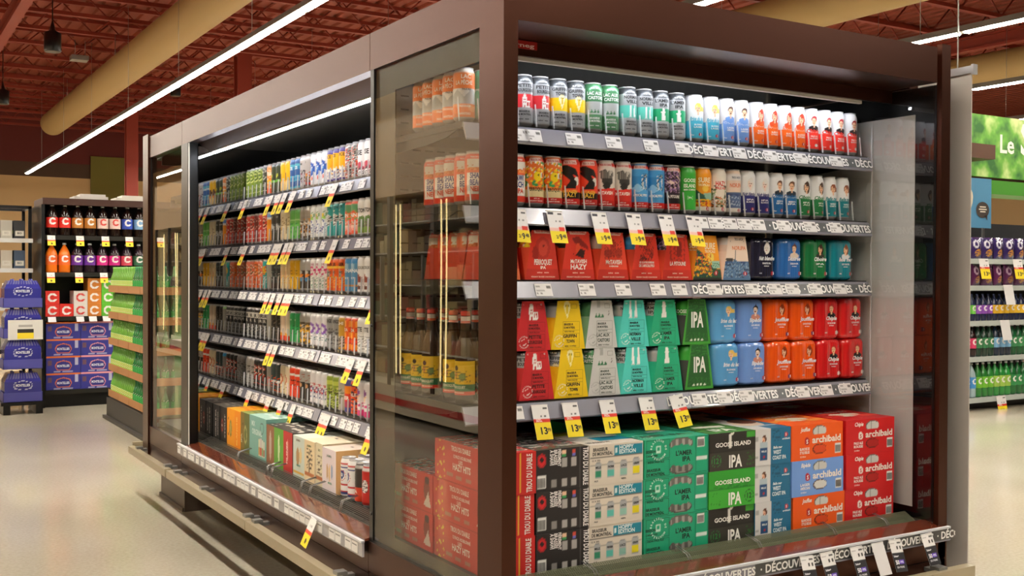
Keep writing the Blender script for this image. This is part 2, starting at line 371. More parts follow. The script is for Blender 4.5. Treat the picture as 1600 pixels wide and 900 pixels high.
D['mct'] = trou([('bg', 'ddd6cc'), ('p', [(-18, 122), (2, 128), (16, 108), (30, 122), (26, 84), (8, 70), (-8, 84)], '3a3836'), ('s', -16, 100, 28, 124, 5, '8a8680'), ('e', 6, 76, 12, 12, '2a2826'), ('p', [(-99, 60), (0, 66), (99, 76), (99, 26), (-99, 26)], 'd8342a')], [('McTAVISH', 11, 50)])
D['apo'] = trou([('bg', '2f86c8'), ('b', 112, 136, '3f96d4'), ('m', 78, 12, '8cc4e8', 3), ('m', 64, 8, '4c9ad4', 8), ('n', 9, .3, 'd8dce0', 4, 70, 28, 122, 5), ('n', 7, .25, '3a3a48', 4, 70, 28, 122, 6), ('r', -70, 30, -30, 136, '6a4a9a')], [('APOCALYPSO', 8, 50)])
D['pit'] = trou([('bg', '2a1a26'), ('n', 14, .3, '7a5a8a', -99, 66, 99, 136, 4), ('n', 8, .2, 'b08aa8', -99, 66, 99, 136, 5), ('n', 10, .12, 'e8cfc0', -99, 66, 99, 136, 8), ('b', 30, 54, '171014')], [('LA PITOUNE', 10, 46)])
D['goose'] = [('bg', '3aa63c'), ('b', 0, 9, 'b9bcbfM'), ('t', 'GOOSE', 2, 104, 12, 'eef4e8', 46), ('t', 'ISLAND', 2, 86, 12, 'eef4e8', 46), ('t', 'BEER COMPANY', 2, 76, 5, 'eef4e8', 46), ('q', -8, 46, 10, 58, .9, 'dfeedd'), ('t', 'IPA', 1, 49, 6, 'eef4e8')]
D['sure'] = [('bg', 'f09a1c'), ('e', 8, 86, 12, 12, 'f4c44a'), ('p', [(-99, 96), (-40, 92), (-10, 72), (20, 50), (99, 60), (99, 40), (-99, 40)], '2c5a50'), ('p', [(0, 70), (99, 76), (99, 44), (10, 48)], '8cb4a0'), ('n', 12, .4, 'f0b81c', -99, 26, 99, 50, 3), ('n', 9, .3, 'c8402a', -99, 26, 99, 46, 5), ('b', 0, 26, 'e6dccc'), ('t', 'SURE', 4, 106, 17, 'fae6c0', 44), ('t', 'TROPICALE', 4, 94, 8, 'fae6c0', 44), ('e', 16, 18, 6.5, 6.5, 'b3202a'), ('t', 'S', 16, 14, 8, 'f4f0f0')]
D['hazyp'] = [('bg', 'ece4d8'), ('n', 16, .4, '2f4a34', -99, 26, 99, 100, 4), ('n', 10, .25, '8aa87a', -99, 26, 99, 90, 6), ('e', 8, 78, 17, 24, 'e4dccf'), ('n', 8, .3, 'c8703a', -99, 26, 99, 60, 9), ('b', 0, 26, 'e6e0d6'), ('t', 'HAZY', 8, 98, 16, 'd2372c', 38), ('t', 'PALE ALE', 8, 86, 9, 'd2372c', 38), ('e', 16, 18, 6.5, 6.5, 'b3202a'), ('t', 'S', 16, 14, 8, 'f4f0f0')]
D['nor'] = [('bg', 'e6cdbc'), ('b', 120, 145, 'ded8d6'), ('b', 74, 78, '5a6a84'), ('b', 24, 74, '3e4f78'), ('m', 60, 12, '56688e', 3), ('n', 10, .3, 'a8b4c8', -99, 30, 99, 66, 7), ('b', 0, 24, 'e6e0d6'), ('t', 'TROU ARCHI', 2, 126, 7, '4a5a70', 34), ('t', 'NOR.IPA', 2, 96, 14, 'e07a52', 46), ('e', 14, 17, 6.5, 6.5, 'b3202a'), ('t', 'S', 14, 13, 8, 'f4f0f0')]

# ------------------------------------------------------------------ artwork of the cans in the long cooler
def ring(bg, c1, c2, y=112): return [('bg', bg), ('k', 0, y, 26, 30, c1), ('k', 0, y, 18, 22, c2), ('k', 0, y, 10, 14, c1), ('e', 0, y, 8, 8, c2), ('t', 'ALE', 0, 50, 12, c1, 36), ('b', 20, 30, c1), ('b', 22, 28, bg), ('b', 147, 160, 'c8c8caM')]
def bands(bg, *b, **k):
    A = [('bg', bg)]+[('b', x, y, c) for x, y, c in b]+[('b', 148, 160, k.get('top', 'cacaccM'))]
    for t in k.get('t', ()): A.append(('t',)+t)
    return A+list(k.get('x', ()))
E_ = {}
E_['dog'] = bands('e8dcd0', (118, 148, '7a58b4'), x=[('n', 30, .35, 'cbb09a', -99, 12, 99, 110, 3), ('n', 8, .1, '3a2a24', -99, 60, 99, 110, 5), ('t', 'GEN', 0, 120, 14, 'efe8f4', 40)])
E_['redw'] = bands('ebe7e3', (78, 112, 'd2231f'), (20, 52, 'cc2420'), x=[('n', 12, .3, '241816', -60, 70, 60, 100, 3), ('t', 'LUST', 0, 60, 13, 'd2231f', 44), ('t', 'BRASSEURS', 0, 118, 6, '3a3a3a', 44)])
E_['oise'] = bands('ece9e7', x=[('t', 'OISE', 0, 96, 20, '2a2626', 52), ('p', [(-40, 36), (40, 36), (20, 70), (-10, 62), (-26, 84)], 'c8405c'), ('n', 10, .4, '4a4446', -60, 14, 60, 50, 4)])
E_['weave'] = [('bg', '8a8680'), ('n', 14, .42, 'c83e26', -120, 0, 120, 160, 2), ('n', 9, .26, '2e3034', -120, 0, 120, 160, 5), ('n', 8, .2, 'd8d2ca', -120, 0, 120, 160, 8), ('b', 148, 160, 'cacaccM')]
E_['juice'] = bands('ebe6dc', (128, 148, '4a3a8a'), (72, 128, 'f2ae14'), (10, 20, '4a3a8a'), x=[('n', 18, .4, 'f0b01a', -60, 36, 60, 70, 3), ('n', 12, .3, '2f3c8c', -60, 24, 60, 60, 5), ('t', 'JUICE', 0, 112, 13, '3a2a20', 48)])
E_['swirl'] = bands('ecebed', x=[('k', 0, 82, 18, 34, '2456b0'), ('k', 0, 80, 8, 17, '5a9ad8'), ('e', 16, 40, 8, 8, 'e0452a'), ('t', 'UN', 0, 118, 7, 'c07a90', 18)])
E_['argyle'] = bands('b8b4b2M', (0, 60, '5a4a4a'), x=[('n', 16, .4, 'b03026', -60, 10, 60, 80, 3), ('n', 12, .2, 'e2b23a', -60, 10, 60, 70, 6), ('t', 'NO', 0, 116, 10, '302c2c', 20)])
E_['raven'] = bands('c6c4c4M', x=[('n', 20, .4, '3c3a40', -60, 12, 60, 90, 4), ('n', 10, .15, '8a3a5a', -60, 30, 60, 80, 7), ('t', 'CAM', 0, 112, 10, '302c2c', 30)])
E_['wave'] = [('bg', '2f86b4'), ('h', -110, 10, 110, 140, 26, '57b4c8'), ('h', -110, 20, 110, 140, 52, '2a5a96'), ('t', 'MAZE', 0, 100, 14, 'e8f2f4', 44), ('b', 142, 148, '3a70b0'), ('b', 148, 160, 'cacaccM')]
E_['fox'] = bands('efb81a', (10, 56, 'ecca86'), x=[('e', -2, 72, 16, 26, '5a3a28'), ('e', -2, 52, 11, 8, 'e88a1c')])
E_['pine'] = bands('2f3b26', (60, 72, '6cbc3a'), x=[('e', 0, 92, 9, 14, 'c8cc3a'), ('e', 0, 98, 6, 10, '2f3b26'), ('n', 22, .3, '4a3a28', -60, 10, 60, 60, 3)])
E_['papaya'] = bands('ee8a3a', (100, 118, 'f4c8a4'), (56, 78, 'f4b41c'), (10, 34, 'ea5a2c'), x=[('n', 16, .3, 'f2d8c0', -60, 30, 60, 130, 3)])
E_['ringd'] = ring('34382f', 'b8bab0', '5a5c50')
E_['ringo'] = ring('6a8230', 'c8d07a', '3c5020')
E_['ringl'] = ring('7c962c', 'd4d890', '4a6424')
E_['aqua'] = bands('8ccab0', x=[('n', 20, .2, '5aa088', -60, 10, 60, 140, 3), ('s', -14, 30, -8, 130, 6, 'c8a04a')])
E_['redrect'] = bands('e8e4dc', (20, 110, 'cc2020'), x=[('t', 'FUIR', 0, 66, 15, 'efe6e0', 44), ('t', 'BULL', 0, 46, 15, 'efe6e0', 44), ('b', 110, 124, 'd8d2c8')])
E_['hill'] = bands('e9e7e2', (14, 44, '6c8c34'), x=[('e', 14, 60, 26, 24, '5c7c44'), ('n', 8, .4, '5a4448', -60, 40, 60, 66, 5), ('t', 'DES TON', 0, 98, 17, '33302e', 56)])
E_['coral'] = bands('ea5c40', (112, 136, '5fa070'), (80, 100, 'f0783c'), (36, 50, 'f0c8b8'), x=[('n', 12, .3, '7aa060', -60, 50, 60, 110, 3), ('t', 'PAIN', 0, 84, 15, 'f6eee6', 46), ('n', 14, .3, 'f0b0a0', -60, 20, 60, 80, 8)])
E_['teal'] = bands('1f9a9a', x=[('e', 0, 80, 24, 26, 'dcdcd6'), ('n', 8, .3, '3a3634', -24, 56, 24, 96, 4), ('e', 0, 118, 8, 8, '26302c'), ('e', 2, 118, 4, 4, 'e8e2d0'), ('t', 'DETOX', 0, 128, 11, '16403e', 48)])
E_['flower'] = bands('e4e6e4', x=[('k', -8, 66, 18, 24, '2c3a94'), ('e', 10, 96, 12, 8, '9ccc5a'), ('e', -16, 92, 12, 8, '9ccc5a'), ('e', 4, 106, 9, 8, 'f0cc1c'), ('k', 14, 112, 8, 12, '5c9a4a'), ('n', 10, .2, '2c3a94', -60, 26, 60, 60, 5)])
E_['smoke'] = bands('9a9288', (110, 148, 'a8a29aM'), (12, 90, '4a3828'), x=[('n', 20, .35, 'd8cfc4', -60, 20, 60, 96, 3), ('n', 10, .2, 'd08a2a', -60, 30, 60, 100, 6)])
E_['leaf'] = bands('6cbc5a', (96, 104, 'a4d890'), x=[('n', 16, .25, '3f9a4a', -60, 10, 60, 90, 3)])
E_['cream'] = bands('e4d2ae', x=[('e', 10, 66, 8, 9, 'd8a83a'), ('r', 4, 40, 9, 110, '8a7458'), ('n', 9, .08, '8a6a3a', -60, 40, 60, 120, 3)])
E_['night'] = bands('34342f', x=[('e', 0, 76, 26, 16, 'b8b8b6'), ('n', 10, .3, '5a5c58', -60, 50, 60, 100, 3), ('t', 'NUIT', 0, 120, 9, 'b8b8b0', 34)])
E_['amber'] = bands('f09a1e', (118, 128, 'e8e6e2'), x=[('b', 128, 148, '5a8ac8')])
E_['ringr'] = ring('c83a2c', 'e8dccb', '3a3430', 104)
E_['ringm'] = ring('7a2a24', 'c8857a', '4a1c18', 104)
E_['red'] = bands('d6321f', x=[('n', 12, .12, 'a81c14', -60, 20, 60, 130, 3)])
E_['pink'] = bands('eaa8b0', x=[('n', 18, .25, 'f2dadd', -60, 10, 60, 140, 3), ('n', 8, .06, 'a82c38', -60, 60, 60, 110, 5)])
E_['bluew'] = bands('e8e6e0', (20, 106, '2a62b8'), x=[('s', -16, 24, 16, 60, 8, 'c8d6ea')])
E_['house'] = bands('e9e7e5', (40, 64, 'cfc8c6'), x=[('p', [(-26, 50), (20, 50), (20, 66), (-4, 84), (-26, 84)], '8a3424'), ('t', 'POUDOUX', 0, 104, 12, '6a6a66', 56), ('e', 0, 28, 22, 9, '6a3428')])
E_['alpha'] = bands('4f8cb8', (128, 148, '2f86c4'), x=[('e', 0, 114, 14, 13, '9cc0d4'), ('t', 'ALPHA', 0, 90, 15, 'eef2f2', 56), ('t', 'SKY', 0, 62, 9, 'dfe8ec', 26), ('b', 30, 40, 'c88a4a')])
E_['tiger'] = bands('ee6420', (106, 116, 'f4c43a'), x=[('e', -6, 84, 18, 20, '9a9894'), ('n', 8, .3, '3c3630', -26, 60, 16, 104, 3), ('n', 10, .25, 'f0b82a', -60, 24, 60, 76, 5), ('t', 'LAGER', 0, 118, 14, '5a2414', 50)])
E_['rose'] = bands('eceae8', x=[('n', 16, .45, 'd43a7c', -60, 70, 60, 118, 3), ('n', 14, .3, '7aa890', -60, 20, 60, 76, 4), ('t', 'ROSE', 0, 122, 9, 'b06080', 34)])
E_['bird'] = bands('b0aeacM', (16, 100, '3a2c28'), x=[('e', -4, 78, 20, 16, 'ee8a2a'), ('e', -2, 90, 14, 9, 'dcd8d0'), ('e', 0, 58, 24, 8, '3f8ac0')])
E_['yellow'] = bands('e8b414', x=[('n', 6, .1, '3a3420', -18, 60, 18, 100, 3), ('t', 'OR', 0, 112, 8, 'f4e6b8', 18)])
E_['tan'] = bands('e6cfa4', x=[('e', 2, 78, 12, 22, 'dca87a'), ('n', 10, .2, 'e8b83a', -60, 40, 60, 76, 5), ('h', -14, 116, 14, 136, 8, '8a8a68')])
E_['ink'] = bands('24262c', x=[('n', 18, .3, '4a5a58', -60, 30, 60, 130, 3), ('n', 8, .12, 'b8b8b8', -60, 50, 60, 100, 5), ('b', 10, 40, '3a2422')])
E_['slate'] = bands('a4a29aM', (138, 148, '9ad88a'), x=[('s', -12, 20, 4, 130, 7, '2e2c2a')])
E_['tropic'] = bands('2aa0a0', x=[('e', 0, 100, 18, 22, 'e2c21c'), ('n', 9, .3, 'd23c2a', -20, 78, 20, 124, 4), ('n', 14, .3, 'c8d8e0', -60, 20, 60, 70, 6)])
E_['salmon'] = ring('ec7c5a', 'f0dcc8', '4c7a50', 104)
E_['orange'] = ring('e8661c', '4a5a48', 'e8b07a', 104)
E_['gold'] = bands('c89a34', (112, 134, 'b88a28'), (20, 68, '5a4a34'), x=[('t', 'GHI', 0, 116, 14, 'f2ead2', 40), ('n', 12, .4, 'b8b0a0', -60, 20, 60, 66, 4)])
E_['plaid'] = [('bg', 'e2461c'), ('h', -110, 10, 110, 140, 24, 'c02a14'), ('h', -110, 16, 110, 140, 48, 'f0982c'), ('s', -110, 10, 110, 140, 30, 'e8601c'), ('t', 'RODA', 0, 92, 14, 'f4e8d8', 44), ('b', 148, 160, 'cacaccM')]
E_['cette'] = bands('e9e7e3', x=[('t', 'CETTE', 0, 98, 18, '38383a', 54), ('n', 10, .4, '9a9894', -60, 20, 60, 80, 3)])
E_['grey'] = bands('8f8f90', x=[('n', 12, .35, '4c4c4e', -60, 20, 60, 100, 3), ('t', 'ETRANGE', 0, 120, 16, '2e2e30', 56)])
E_['violet'] = bands('e6e4e8', x=[('k', -2, 88, 12, 26, '8a5ab4'), ('n', 10, .3, '3a7a7c', -10, 34, 30, 66, 3)])
E_['bee'] = bands('5a4a34', (112, 148, 'a8a6a4M'), x=[('n', 18, .45, 'e8ae14', -60, 12, 60, 100, 3), ('n', 9, .2, 'd8cfc4', -60, 40, 60, 100, 5)])
E_['emerald'] = bands('27a45a', x=[('n', 8, .15, '124a2c', -60, 40, 60, 90, 3), ('t', 'DUO', 0, 112, 8, 'd8f0dc', 24)])
E_['sunset'] = bands('e8d4bc', (10, 34, 'ee4a2a'), x=[('e', 0, 36, 20, 14, 'f0a81a'), ('b', 10, 34, 'ee4a2a'), ('r', -2, 60, 2, 140, 'b8a890')])
E_['black'] = bands('1f1d1c', x=[('n', 14, .2, '6a6258', -60, 40, 60, 120, 3)])
E_['type'] = bands('26262a', (104, 132, 'd4d0c8'), x=[('t', 'NOIR', 0, 108, 18, '1c1c1c', 52), ('t', 'PUR', 0, 84, 15, 'd8d4cc', 40), ('n', 9, .25, '9a948a', -60, 20, 60, 70, 4)])
E_['mint2'] = bands('8cc4a0', x=[('e', 6, 96, 9, 14, '6a4030'), ('e', 4, 92, 6, 9, 'd8a080'), ('p', [(-10, 40), (22, 40), (12, 84), (0, 84)], '2c2420')])
E_['bosque'] = bands('e2e2da', (50, 100, '2c6a40'), (30, 50, '8ab890'), x=[('t', 'MERCI', 0, 56, 13, 'e8eee4', 48)])
E_['hat'] = bands('ece8ea', (12, 34, 'dc3a84'), x=[('e', 0, 92, 16, 22, 'ecc49c'), ('e', 0, 108, 18, 16, '8a3a94'), ('n', 14, .35, 'd84a8a', -60, 30, 60, 70, 3)])
E_['blaze'] = bands('ea5a24', x=[('n', 14, .4, '1f1a3c', -60, 20, 60, 136, 3), ('t', 'PALE', 0, 84, 14, 'f2ece4', 46)])
E_['dusk'] = bands('4a4a8c', (88, 120, 'f08a1e'), (56, 88, 'd8341f'), (30, 56, 'a83a5a'), x=[('t', 'CIER', 0, 64, 15, 'f2e8dc', 48)])
E_['tree'] = bands('c0bcaeM', x=[('e', 0, 84, 24, 20, '7c8468'), ('n', 7, .3, 'd8d4c8', -30, 60, 30, 104, 3), ('r', -3, 40, 3, 70, '4c4a40')])
E_['camo'] = [('bg', '8ca034'), ('n', 12, .4, '4a4a26', -120, 10, 120, 104, 3), ('n', 9, .15, 'd4d878', -120, 10, 120, 104, 5), ('b', 110, 128, 'c4d05c'), ('b', 148, 160, 'cacaccM')]
E_['comic'] = bands('ece9ea', x=[('n', 16, .4, 'c4242c', -60, 60, 60, 100, 3), ('n', 14, .35, '26357c', -60, 34, 60, 84, 5)])
E_['soot'] = bands('b2b0aeM', (14, 92, '2a2624'), x=[('e', 2, 78, 7, 12, 'd8a070'), ('n', 9, .15, 'a03a20', -60, 100, 60, 130, 3)])
E_['flame'] = bands('e4401c', (112, 120, 'f2ece4'), x=[('n', 10, .2, '2a1410', -60, 50, 60, 100, 3)])
E_['gift'] = bands('e8d8b8', x=[('e', 0, 84, 18, 26, 'c8623a'), ('e', 0, 84, 10, 16, 'f0d8b8'), ('n', 8, .2, '8a3a20', -30, 30, 30, 60, 4)])
E_['target'] = ring('1c1b1b', 'c8402f', 'e4dccf', 94)
E_['cyan'] = bands('8c8a88M', (128, 148, '2fa4dc'), x=[('s', -12, 20, 6, 124, 7, '3a3a3a'), ('n', 12, .2, 'd2402c', -60, 30, 60, 80, 4)])
E_['storm'] = bands('26383c', (56, 66, 'd8dcda'), x=[('n', 12, .2, 'e2551c', -60, 10, 60, 90, 3)])
E_['silver'] = bands('a8a6a4M', x=[('n', 12, .25, '5a5652', -60, 10, 60, 120, 3)])

ADJ = dict(dog='purple-topped beige', redw='white with red blocks', oise='white with pink peak', weave='red and grey woven', juice='yellow with violet top', swirl='white with blue swirl', argyle='silver and brown', raven='silver with dark smudge', wave='blue wave-banded', fox='yellow with brown blot', pine='dark green', papaya='orange striped', ringd='charcoal ringed', ringo='olive ringed', ringl='lime ringed', aqua='pale mint', redrect='white with red rectangle', hill='white with green hill', coral='coral floral', teal='teal with white moon', flower='white with blue and lime curls', smoke='brown smoky', leaf='leaf green', cream='cream', night='charcoal with grey cloud', amber='amber', ringr='red ringed', ringm='maroon ringed', red='plain red', pink='pink', bluew='white with blue rectangle', house='white with brown house', alpha='steel blue', tiger='bright orange lettered', rose='white with pink roses', bird='silver with orange bird', yellow='mustard yellow', tan='sand-coloured', ink='ink black', slate='grey striped', tropic='teal and yellow', salmon='salmon ringed', orange='orange ringed', gold='gold', plaid='red plaid', cette='white with black lettering', grey='grey lettered', violet='white with purple ring', bee='black and yellow', emerald='emerald green', sunset='cream with orange foot', black='black', type='black and white lettered', mint2='pale green with seated figure', bosque='white with dark green band', hat='white with purple hat', blaze='orange and navy', dusk='violet and orange', tree='silver with grey tree', camo='lime camouflage', comic='white with red and blue figures', soot='silver and black', flame='flame red', gift='cream with brown oval', target='black with red target', cyan='silver with cyan top', storm='dark teal and orange', silver='plain silver',
    peach='orange and grey', mint='mint green', bourg='silver and red', griff='silver and yellow', castor='green and silver', norman='silver and turquoise', lamer='silver and emerald', brise='white and sky-blue', bipede='white and periwinkle', jouf='white and orange', chip='white and red', nuit='white and navy', desir='white and royal-blue', cibo='white and green', belle='white and teal', shaw='white and coral lettered', parr='orange parrot-print', hazy='red and black bird-print', mct='white and red crow-print', apo='bright blue snow-print', pit='dark purple', goose='plain bright green', sure='orange landscape', hazyp='forest landscape', nor='pink and navy mountain')
# ------------------------------------------------------------------ shelf parts
def rail_pt(u, s, n=.0014): return np.stack([u, -.018*s-n*.93, -.045*s+n*.37], -1)
def ticket_mesh(w=.060, seed=0):
    rs = np.random.RandomState(seed); mb = MB(); nx, ny = 25, 10
    xs = np.linspace(-w/2, w/2, nx); ss = np.linspace(.10, .92, ny); X, Sg = np.meshgrid(xs, ss)
    A = [('bg', 'e2e0df'), ('r', -w*430, 26, -w*430+14, 30, '8c8a88'), ('r', w*170, 22, w*450, 31, '6c6a68'), ('s', -w*430, 8, -w*430+20+rs.randint(8), 14, 3, '6c6a68'), ('r', -w*430, 17, 4, 19, 'a2a09e'), ('r', -w*100, 8, w*350, 10, 'aaa8a6')]
    C = paint(A, X*1000, (1-Sg)*40)
    F = [(j*nx+i, (j+1)*nx+i, (j+1)*nx+i+1, j*nx+i+1) for j in range(ny-1) for i in range(nx-1)]
    mb.add(rail_pt(X, Sg, .003), F, C.reshape(-1, 4)); mb.add(rail_pt(np.array([-w/2, -w/2, w/2, w/2]), np.array([.1, .92, .92, .1]), .0022), [(3, 2, 1, 0)], lin('e2e0df'))
    return mb.mesh('price_ticket', PAPER)
TICK = [ticket_mesh(.060, i) for i in range(3)]
def rail_mb(L, text=None, t0=.01):
    mb = MB()
    mb.prism([(.012, .004), (.001, .003), (-.0178, -.045), (-.014, -.050), (.004, -.012), (.012, -.010)], 0, 0, L, mi=0)
    if text:
        mb.add(rail_pt(np.array([.004, .004, L, L]), np.array([.14, .88, .88, .14]), .0012), [(0, 1, 2, 3)], lin('55585b'), 1)
        V, F = glyphs(text, .03); w = V[:, 0].max()-V[:, 0].min(); h = .027; k = h/.73; W2 = w*k*.92; x = t0
        while x < L:
            P = V.copy(); P[:, 0] = (P[:, 0]+w/2)*k*.92+x; P[:, 1] = P[:, 1]*k
            keep = [f for f in F if max(P[i, 0] for i in f) < L+.005]
            if keep: mb.add(rail_pt(P[:, 0], .80-P[:, 1]/.045, .0019), keep, lin('f2f2f0'), 1)
            x += W2+.012
    return mb
def shelf_unit(parent, loc, rot, L, lanes=(), tickets=(), text=None, t0=.01, depth=.48, near=True, off=0, bar=.078, ends=(1, 1)):
    mb = MB(); mb.box((0, .008, -.012), (L, depth, .007)); mb.box((.01, .05, -.034), (L-.01, .10, -.012))
    for q, x in enumerate((.004, L-.010)):
        if ends[q]: mb.prism([(.04, -.012), (depth, -.012), (depth, -.044), (depth*.5, -.040), (.12, -.03)], 0, x, x+.006)
    s = obj('shelf', mb, BLACK, parent, loc, rot)
    obj('price_rail', rail_mb(L, text, t0), [RAIL, PRINT], s)
    for i, x in enumerate(tickets):
        link('price_ticket', TICK[i % 3], s, (x, 0, 0))
    if len(lanes):
        mb = MB()
        for x in lanes:
            mb.box((x-.0007, .012, .007), (x+.0007, .045 if near else .016, .03), mi=0)
            mb.add([(x-.0009, .020, .007), (x+.0009, .020, .007), (x+.0009, .014, .007), (x-.0009, .014, .007), (x-.0049, .024, bar), (x-.0031, .024, bar), (x-.0031, .018, bar), (x-.0049, .018, bar)], [(0,3,2,1),(4,5,6,7),(0,1,5,4),(1,2,6,5),(2,3,7,6),(3,0,4,7)], None, 1)
        mb.box((min(lanes)-.01, .011, .007), (max(lanes)+.01, .014, .016), mi=0)
        if near:
            for a, b in zip(lanes[:-1], lanes[1:]):
                if .05 < b-a < .08: mb.box((a+.006, .016, .007), (b-.006, .0172, .058), mi=0)
        obj('divider_rack', mb, [CLEAR, CLEARE], s)
    return s
DEC = 'DÉCOUVERTES  ·  '
W, DE, LL = 1.84, .875, 2.44
ZS = (1.7597, 1.5193, 1.2985, .9333)       # shelf rail heights, end cooler
ZL = (1.7066, 1.4691, 1.2313, .9818, .7217)  # long cooler
YS = .2734
def end_cooler(loc, rot, near):
    label = 'brown open display cooler end unit with '+('red, green and orange beer cartons' if near else 'clear side glass beside the green bottle display')
    T = thing('display_cooler', label, 'display cooler', loc, rot, 'brown display coolers of the island')
    mb = MB(); mb.box((.005, .0, .322), (W-.005, .03, .40)); mb.box((.005, .002, .25), (W-.005, .03, .318))
    for x in (0, W-.03): mb.box((x, .0, .325), (x+.03, DE-.002, .425)); mb.box((x+.002, .0, .25), (x+.028, DE-.002, .321))
    obj('base_panel', mb, BROWN, T)
    obj('kick_plate', MB().box((.08, .09, 0), (W-.08, DE-.25 if not near else DE, .25)).box((.07, .08, .0), (W-.07, DE-.26 if not near else DE, .02)), mat('taupe_kick', '5d5148', .4), T)
    mb = MB(); mb.box((0, 0, .25), (.045, .13, 2.142)); obj('corner_post', mb, BROWN, T)
    mb = MB(); mb.box((W-(.040 if near else .045), 0, .25), (W+.007, .022 if near else .13, 2.142)); obj('corner_post', mb, BROWN, T)
    mb = MB(); mb.box((.046, .002, 2.003), (W-.064, .20, 2.128)); mb.box((.046, .0, 2.003), (W-.064, .003, 2.006)); obj('header_panel', mb, BROWN, T)
    for x in (.001, W-.046):
        mb = MB(); mb.box((x, .131, 2.003), (x+.045, DE-.003, 2.127)); obj('header_panel', mb, BROWN, T)
    obj('top_cover', MB().box((.046, .2, 2.09), (W-.046, DE, 2.11)), DARK, T)
    obj('ceiling_panel', MB().box((.05, .24, 2.004), (W-.05, DE-.03, 2.02)), BLACKG, T)
    fas = obj('canopy_fascia', MB().box((.046, .201, 1.957), (W-.055, .213, 2.003)), BROWN, T)
    if near:
        mb = MB(); mb.box((.10, .1975, 1.977), (.232, .2005, 2.000), 'a81c1c')
        V, F = text_uv('arneg', .182, 1.982, .012, .08); mb.add(np.stack([V[:, 0], 0*V[:, 0]+.197, V[:, 1]], -1), F, lin('f0dcd8')); obj('maker_badge', mb, PRINT, fas)
    mb = MB(); mb.box((.06, .216, 1.962), (W-.2, .246, 1.968), mi=0); mb.box((.06, .216, 1.9465), (W-.2, .230, 1.962), mi=0); mb.box((.06, .233, 1.953), (W-.2, .244, 1.960), mi=1)
    obj('light_strip', mb, [WHITEP, LED], T)
    # side glazing
    for s_ in (0, 1):
        X = .006 if s_ == 0 else W-.014
        if s_ == 0:
            g = obj('side_glass', MB().box((X, .131, .432), (X+.006, .845, 2.002)), GLASS, T)
            mb = MB()
            for a, b in (((.131, 1.915), (.845, 2.002)), ((.70, .47), (.845, 1.915)), ((.131, .432), (.845, .47))):
                mb.box((X+.007, a[0], a[1]), (X+.010, b[0], b[1]))
            obj('frit_border', mb, mat('frit', '4d4538', .25), g)
            obj('gasket', MB().box((X-.003, .845, .42), (X+.02, .873, 2.003)).box((X-.003, .131, .425), (X+.012, .845, .433)), BLACK, T)
            for z in (.52, 1.15):
                mb = MB(); mb.rod((X-.006, .858, z), (X, .858, z), .006, 10); obj('glass_clip', mb, BLACK, T)
        else:
            P = W-.055
            g = obj('side_glass', MB().box((P, .02, .45), (P+.005, .82, 2.0)), GLASSM, T)
            if near: obj('white_sheet', MB().box((P+.0065, .105, .49), (P+.009, .82, 1.905)), mat('white_sheet', 'ecece8', .5), T)
            obj('outer_panel', MB().box((P+.012, .02, .45), (P+.018, .85, 2.0)), BLACK, T)
            if near: obj('glass_edge', MB().box((P-.004, .288, .47), (P-.001, .2925, 1.88)), CLEARE, T)
    mb = MB(); mb.box((.03, DE-.04, .90), (W-.06, DE-.02, 2.0), mi=0)
    for z in np.arange(1.02, 1.98, .045):
        for i, x in enumerate(np.arange(.05, W-.12, .046)): mb.box((x, DE-.0415, z), (x+.03, DE-.0395, z+.005), mi=1)
    mb.box((.03, DE-.04, .44), (W-.06, DE-.02, .90), mi=1)  # lower wall in black: shade below the fourth shelf put into its colour
    obj('back_panel', mb, [mat('back_liner', '9a9790', .5), BLACK], T)
    obj('deck', MB().box((.03, .115, .435), (W-.06, DE-.04, .4545)), DARK, T)
    obj('deck_lip', MB().prism([(.055, .453), (-.012, .437), (-.012, .425), (.055, .43)], 0, .03, W-.005), BROWN_G, T)
    # sloping wire grille before the cartons
    mb = MB(); a, b = Vector((0, .062, .452)), Vector((0, .106, .476))
    x0, x1 = .05, 1.755
    for i in range(12):
        p = a.lerp(b, i/11); mb.box((x0, p.y-.0009, p.z-.0009), (x1, p.y+.0009, p.z+.0009))
    nxt = int((x1-x0)/.0075)
    for i in range(nxt+1):
        x = x0+(x1-x0)*i/nxt
        mb.add([(x-.0008, a.y, a.z), (x+.0008, a.y, a.z), (x+.0008, b.y, b.z), (x-.0008, b.y, b.z), (x-.0008, a.y, a.z-.002), (x+.0008, a.y, a.z-.002), (x+.0008, b.y, b.z-.002), (x-.0008, b.y, b.z-.002)], [(0,1,2,3),(4,7,6,5),(0,4,5,1),(2,6,7,3),(1,5,6,2),(3,7,4,0)])
    obj('wire_grille', mb, mat('green_wire', '7c8068', .4, .5), T)
    obj('air_duct_lining', MB().box((.05, .06, .43), (1.755, .115, .445)), mat('duct_green', '98a270', .5), T)
    for x in (.35, .70, .995, 1.34, 1.60):
        mb = MB(); mb.rod((x, .054, .452), (x-.004, .064, .470), .0016); mb.rod((x-.004, .064, .470), (x-.01, .112, .486), .0016); mb.rod((x+.01, .054, .452), (x+.006, .064, .470), .0016); mb.rod((x+.006, .064, .470), (x, .112, .486), .0016)
        obj('wire_clip', mb, STEEL, T)
    # ticket strip along the lip
    mb = MB(); mb.box((.03, -.020, .388), (W+.002, -.014, .436), mi=0); mb.box((.03, -.026, .433), (W-.005, -.013, .439), mi=2)
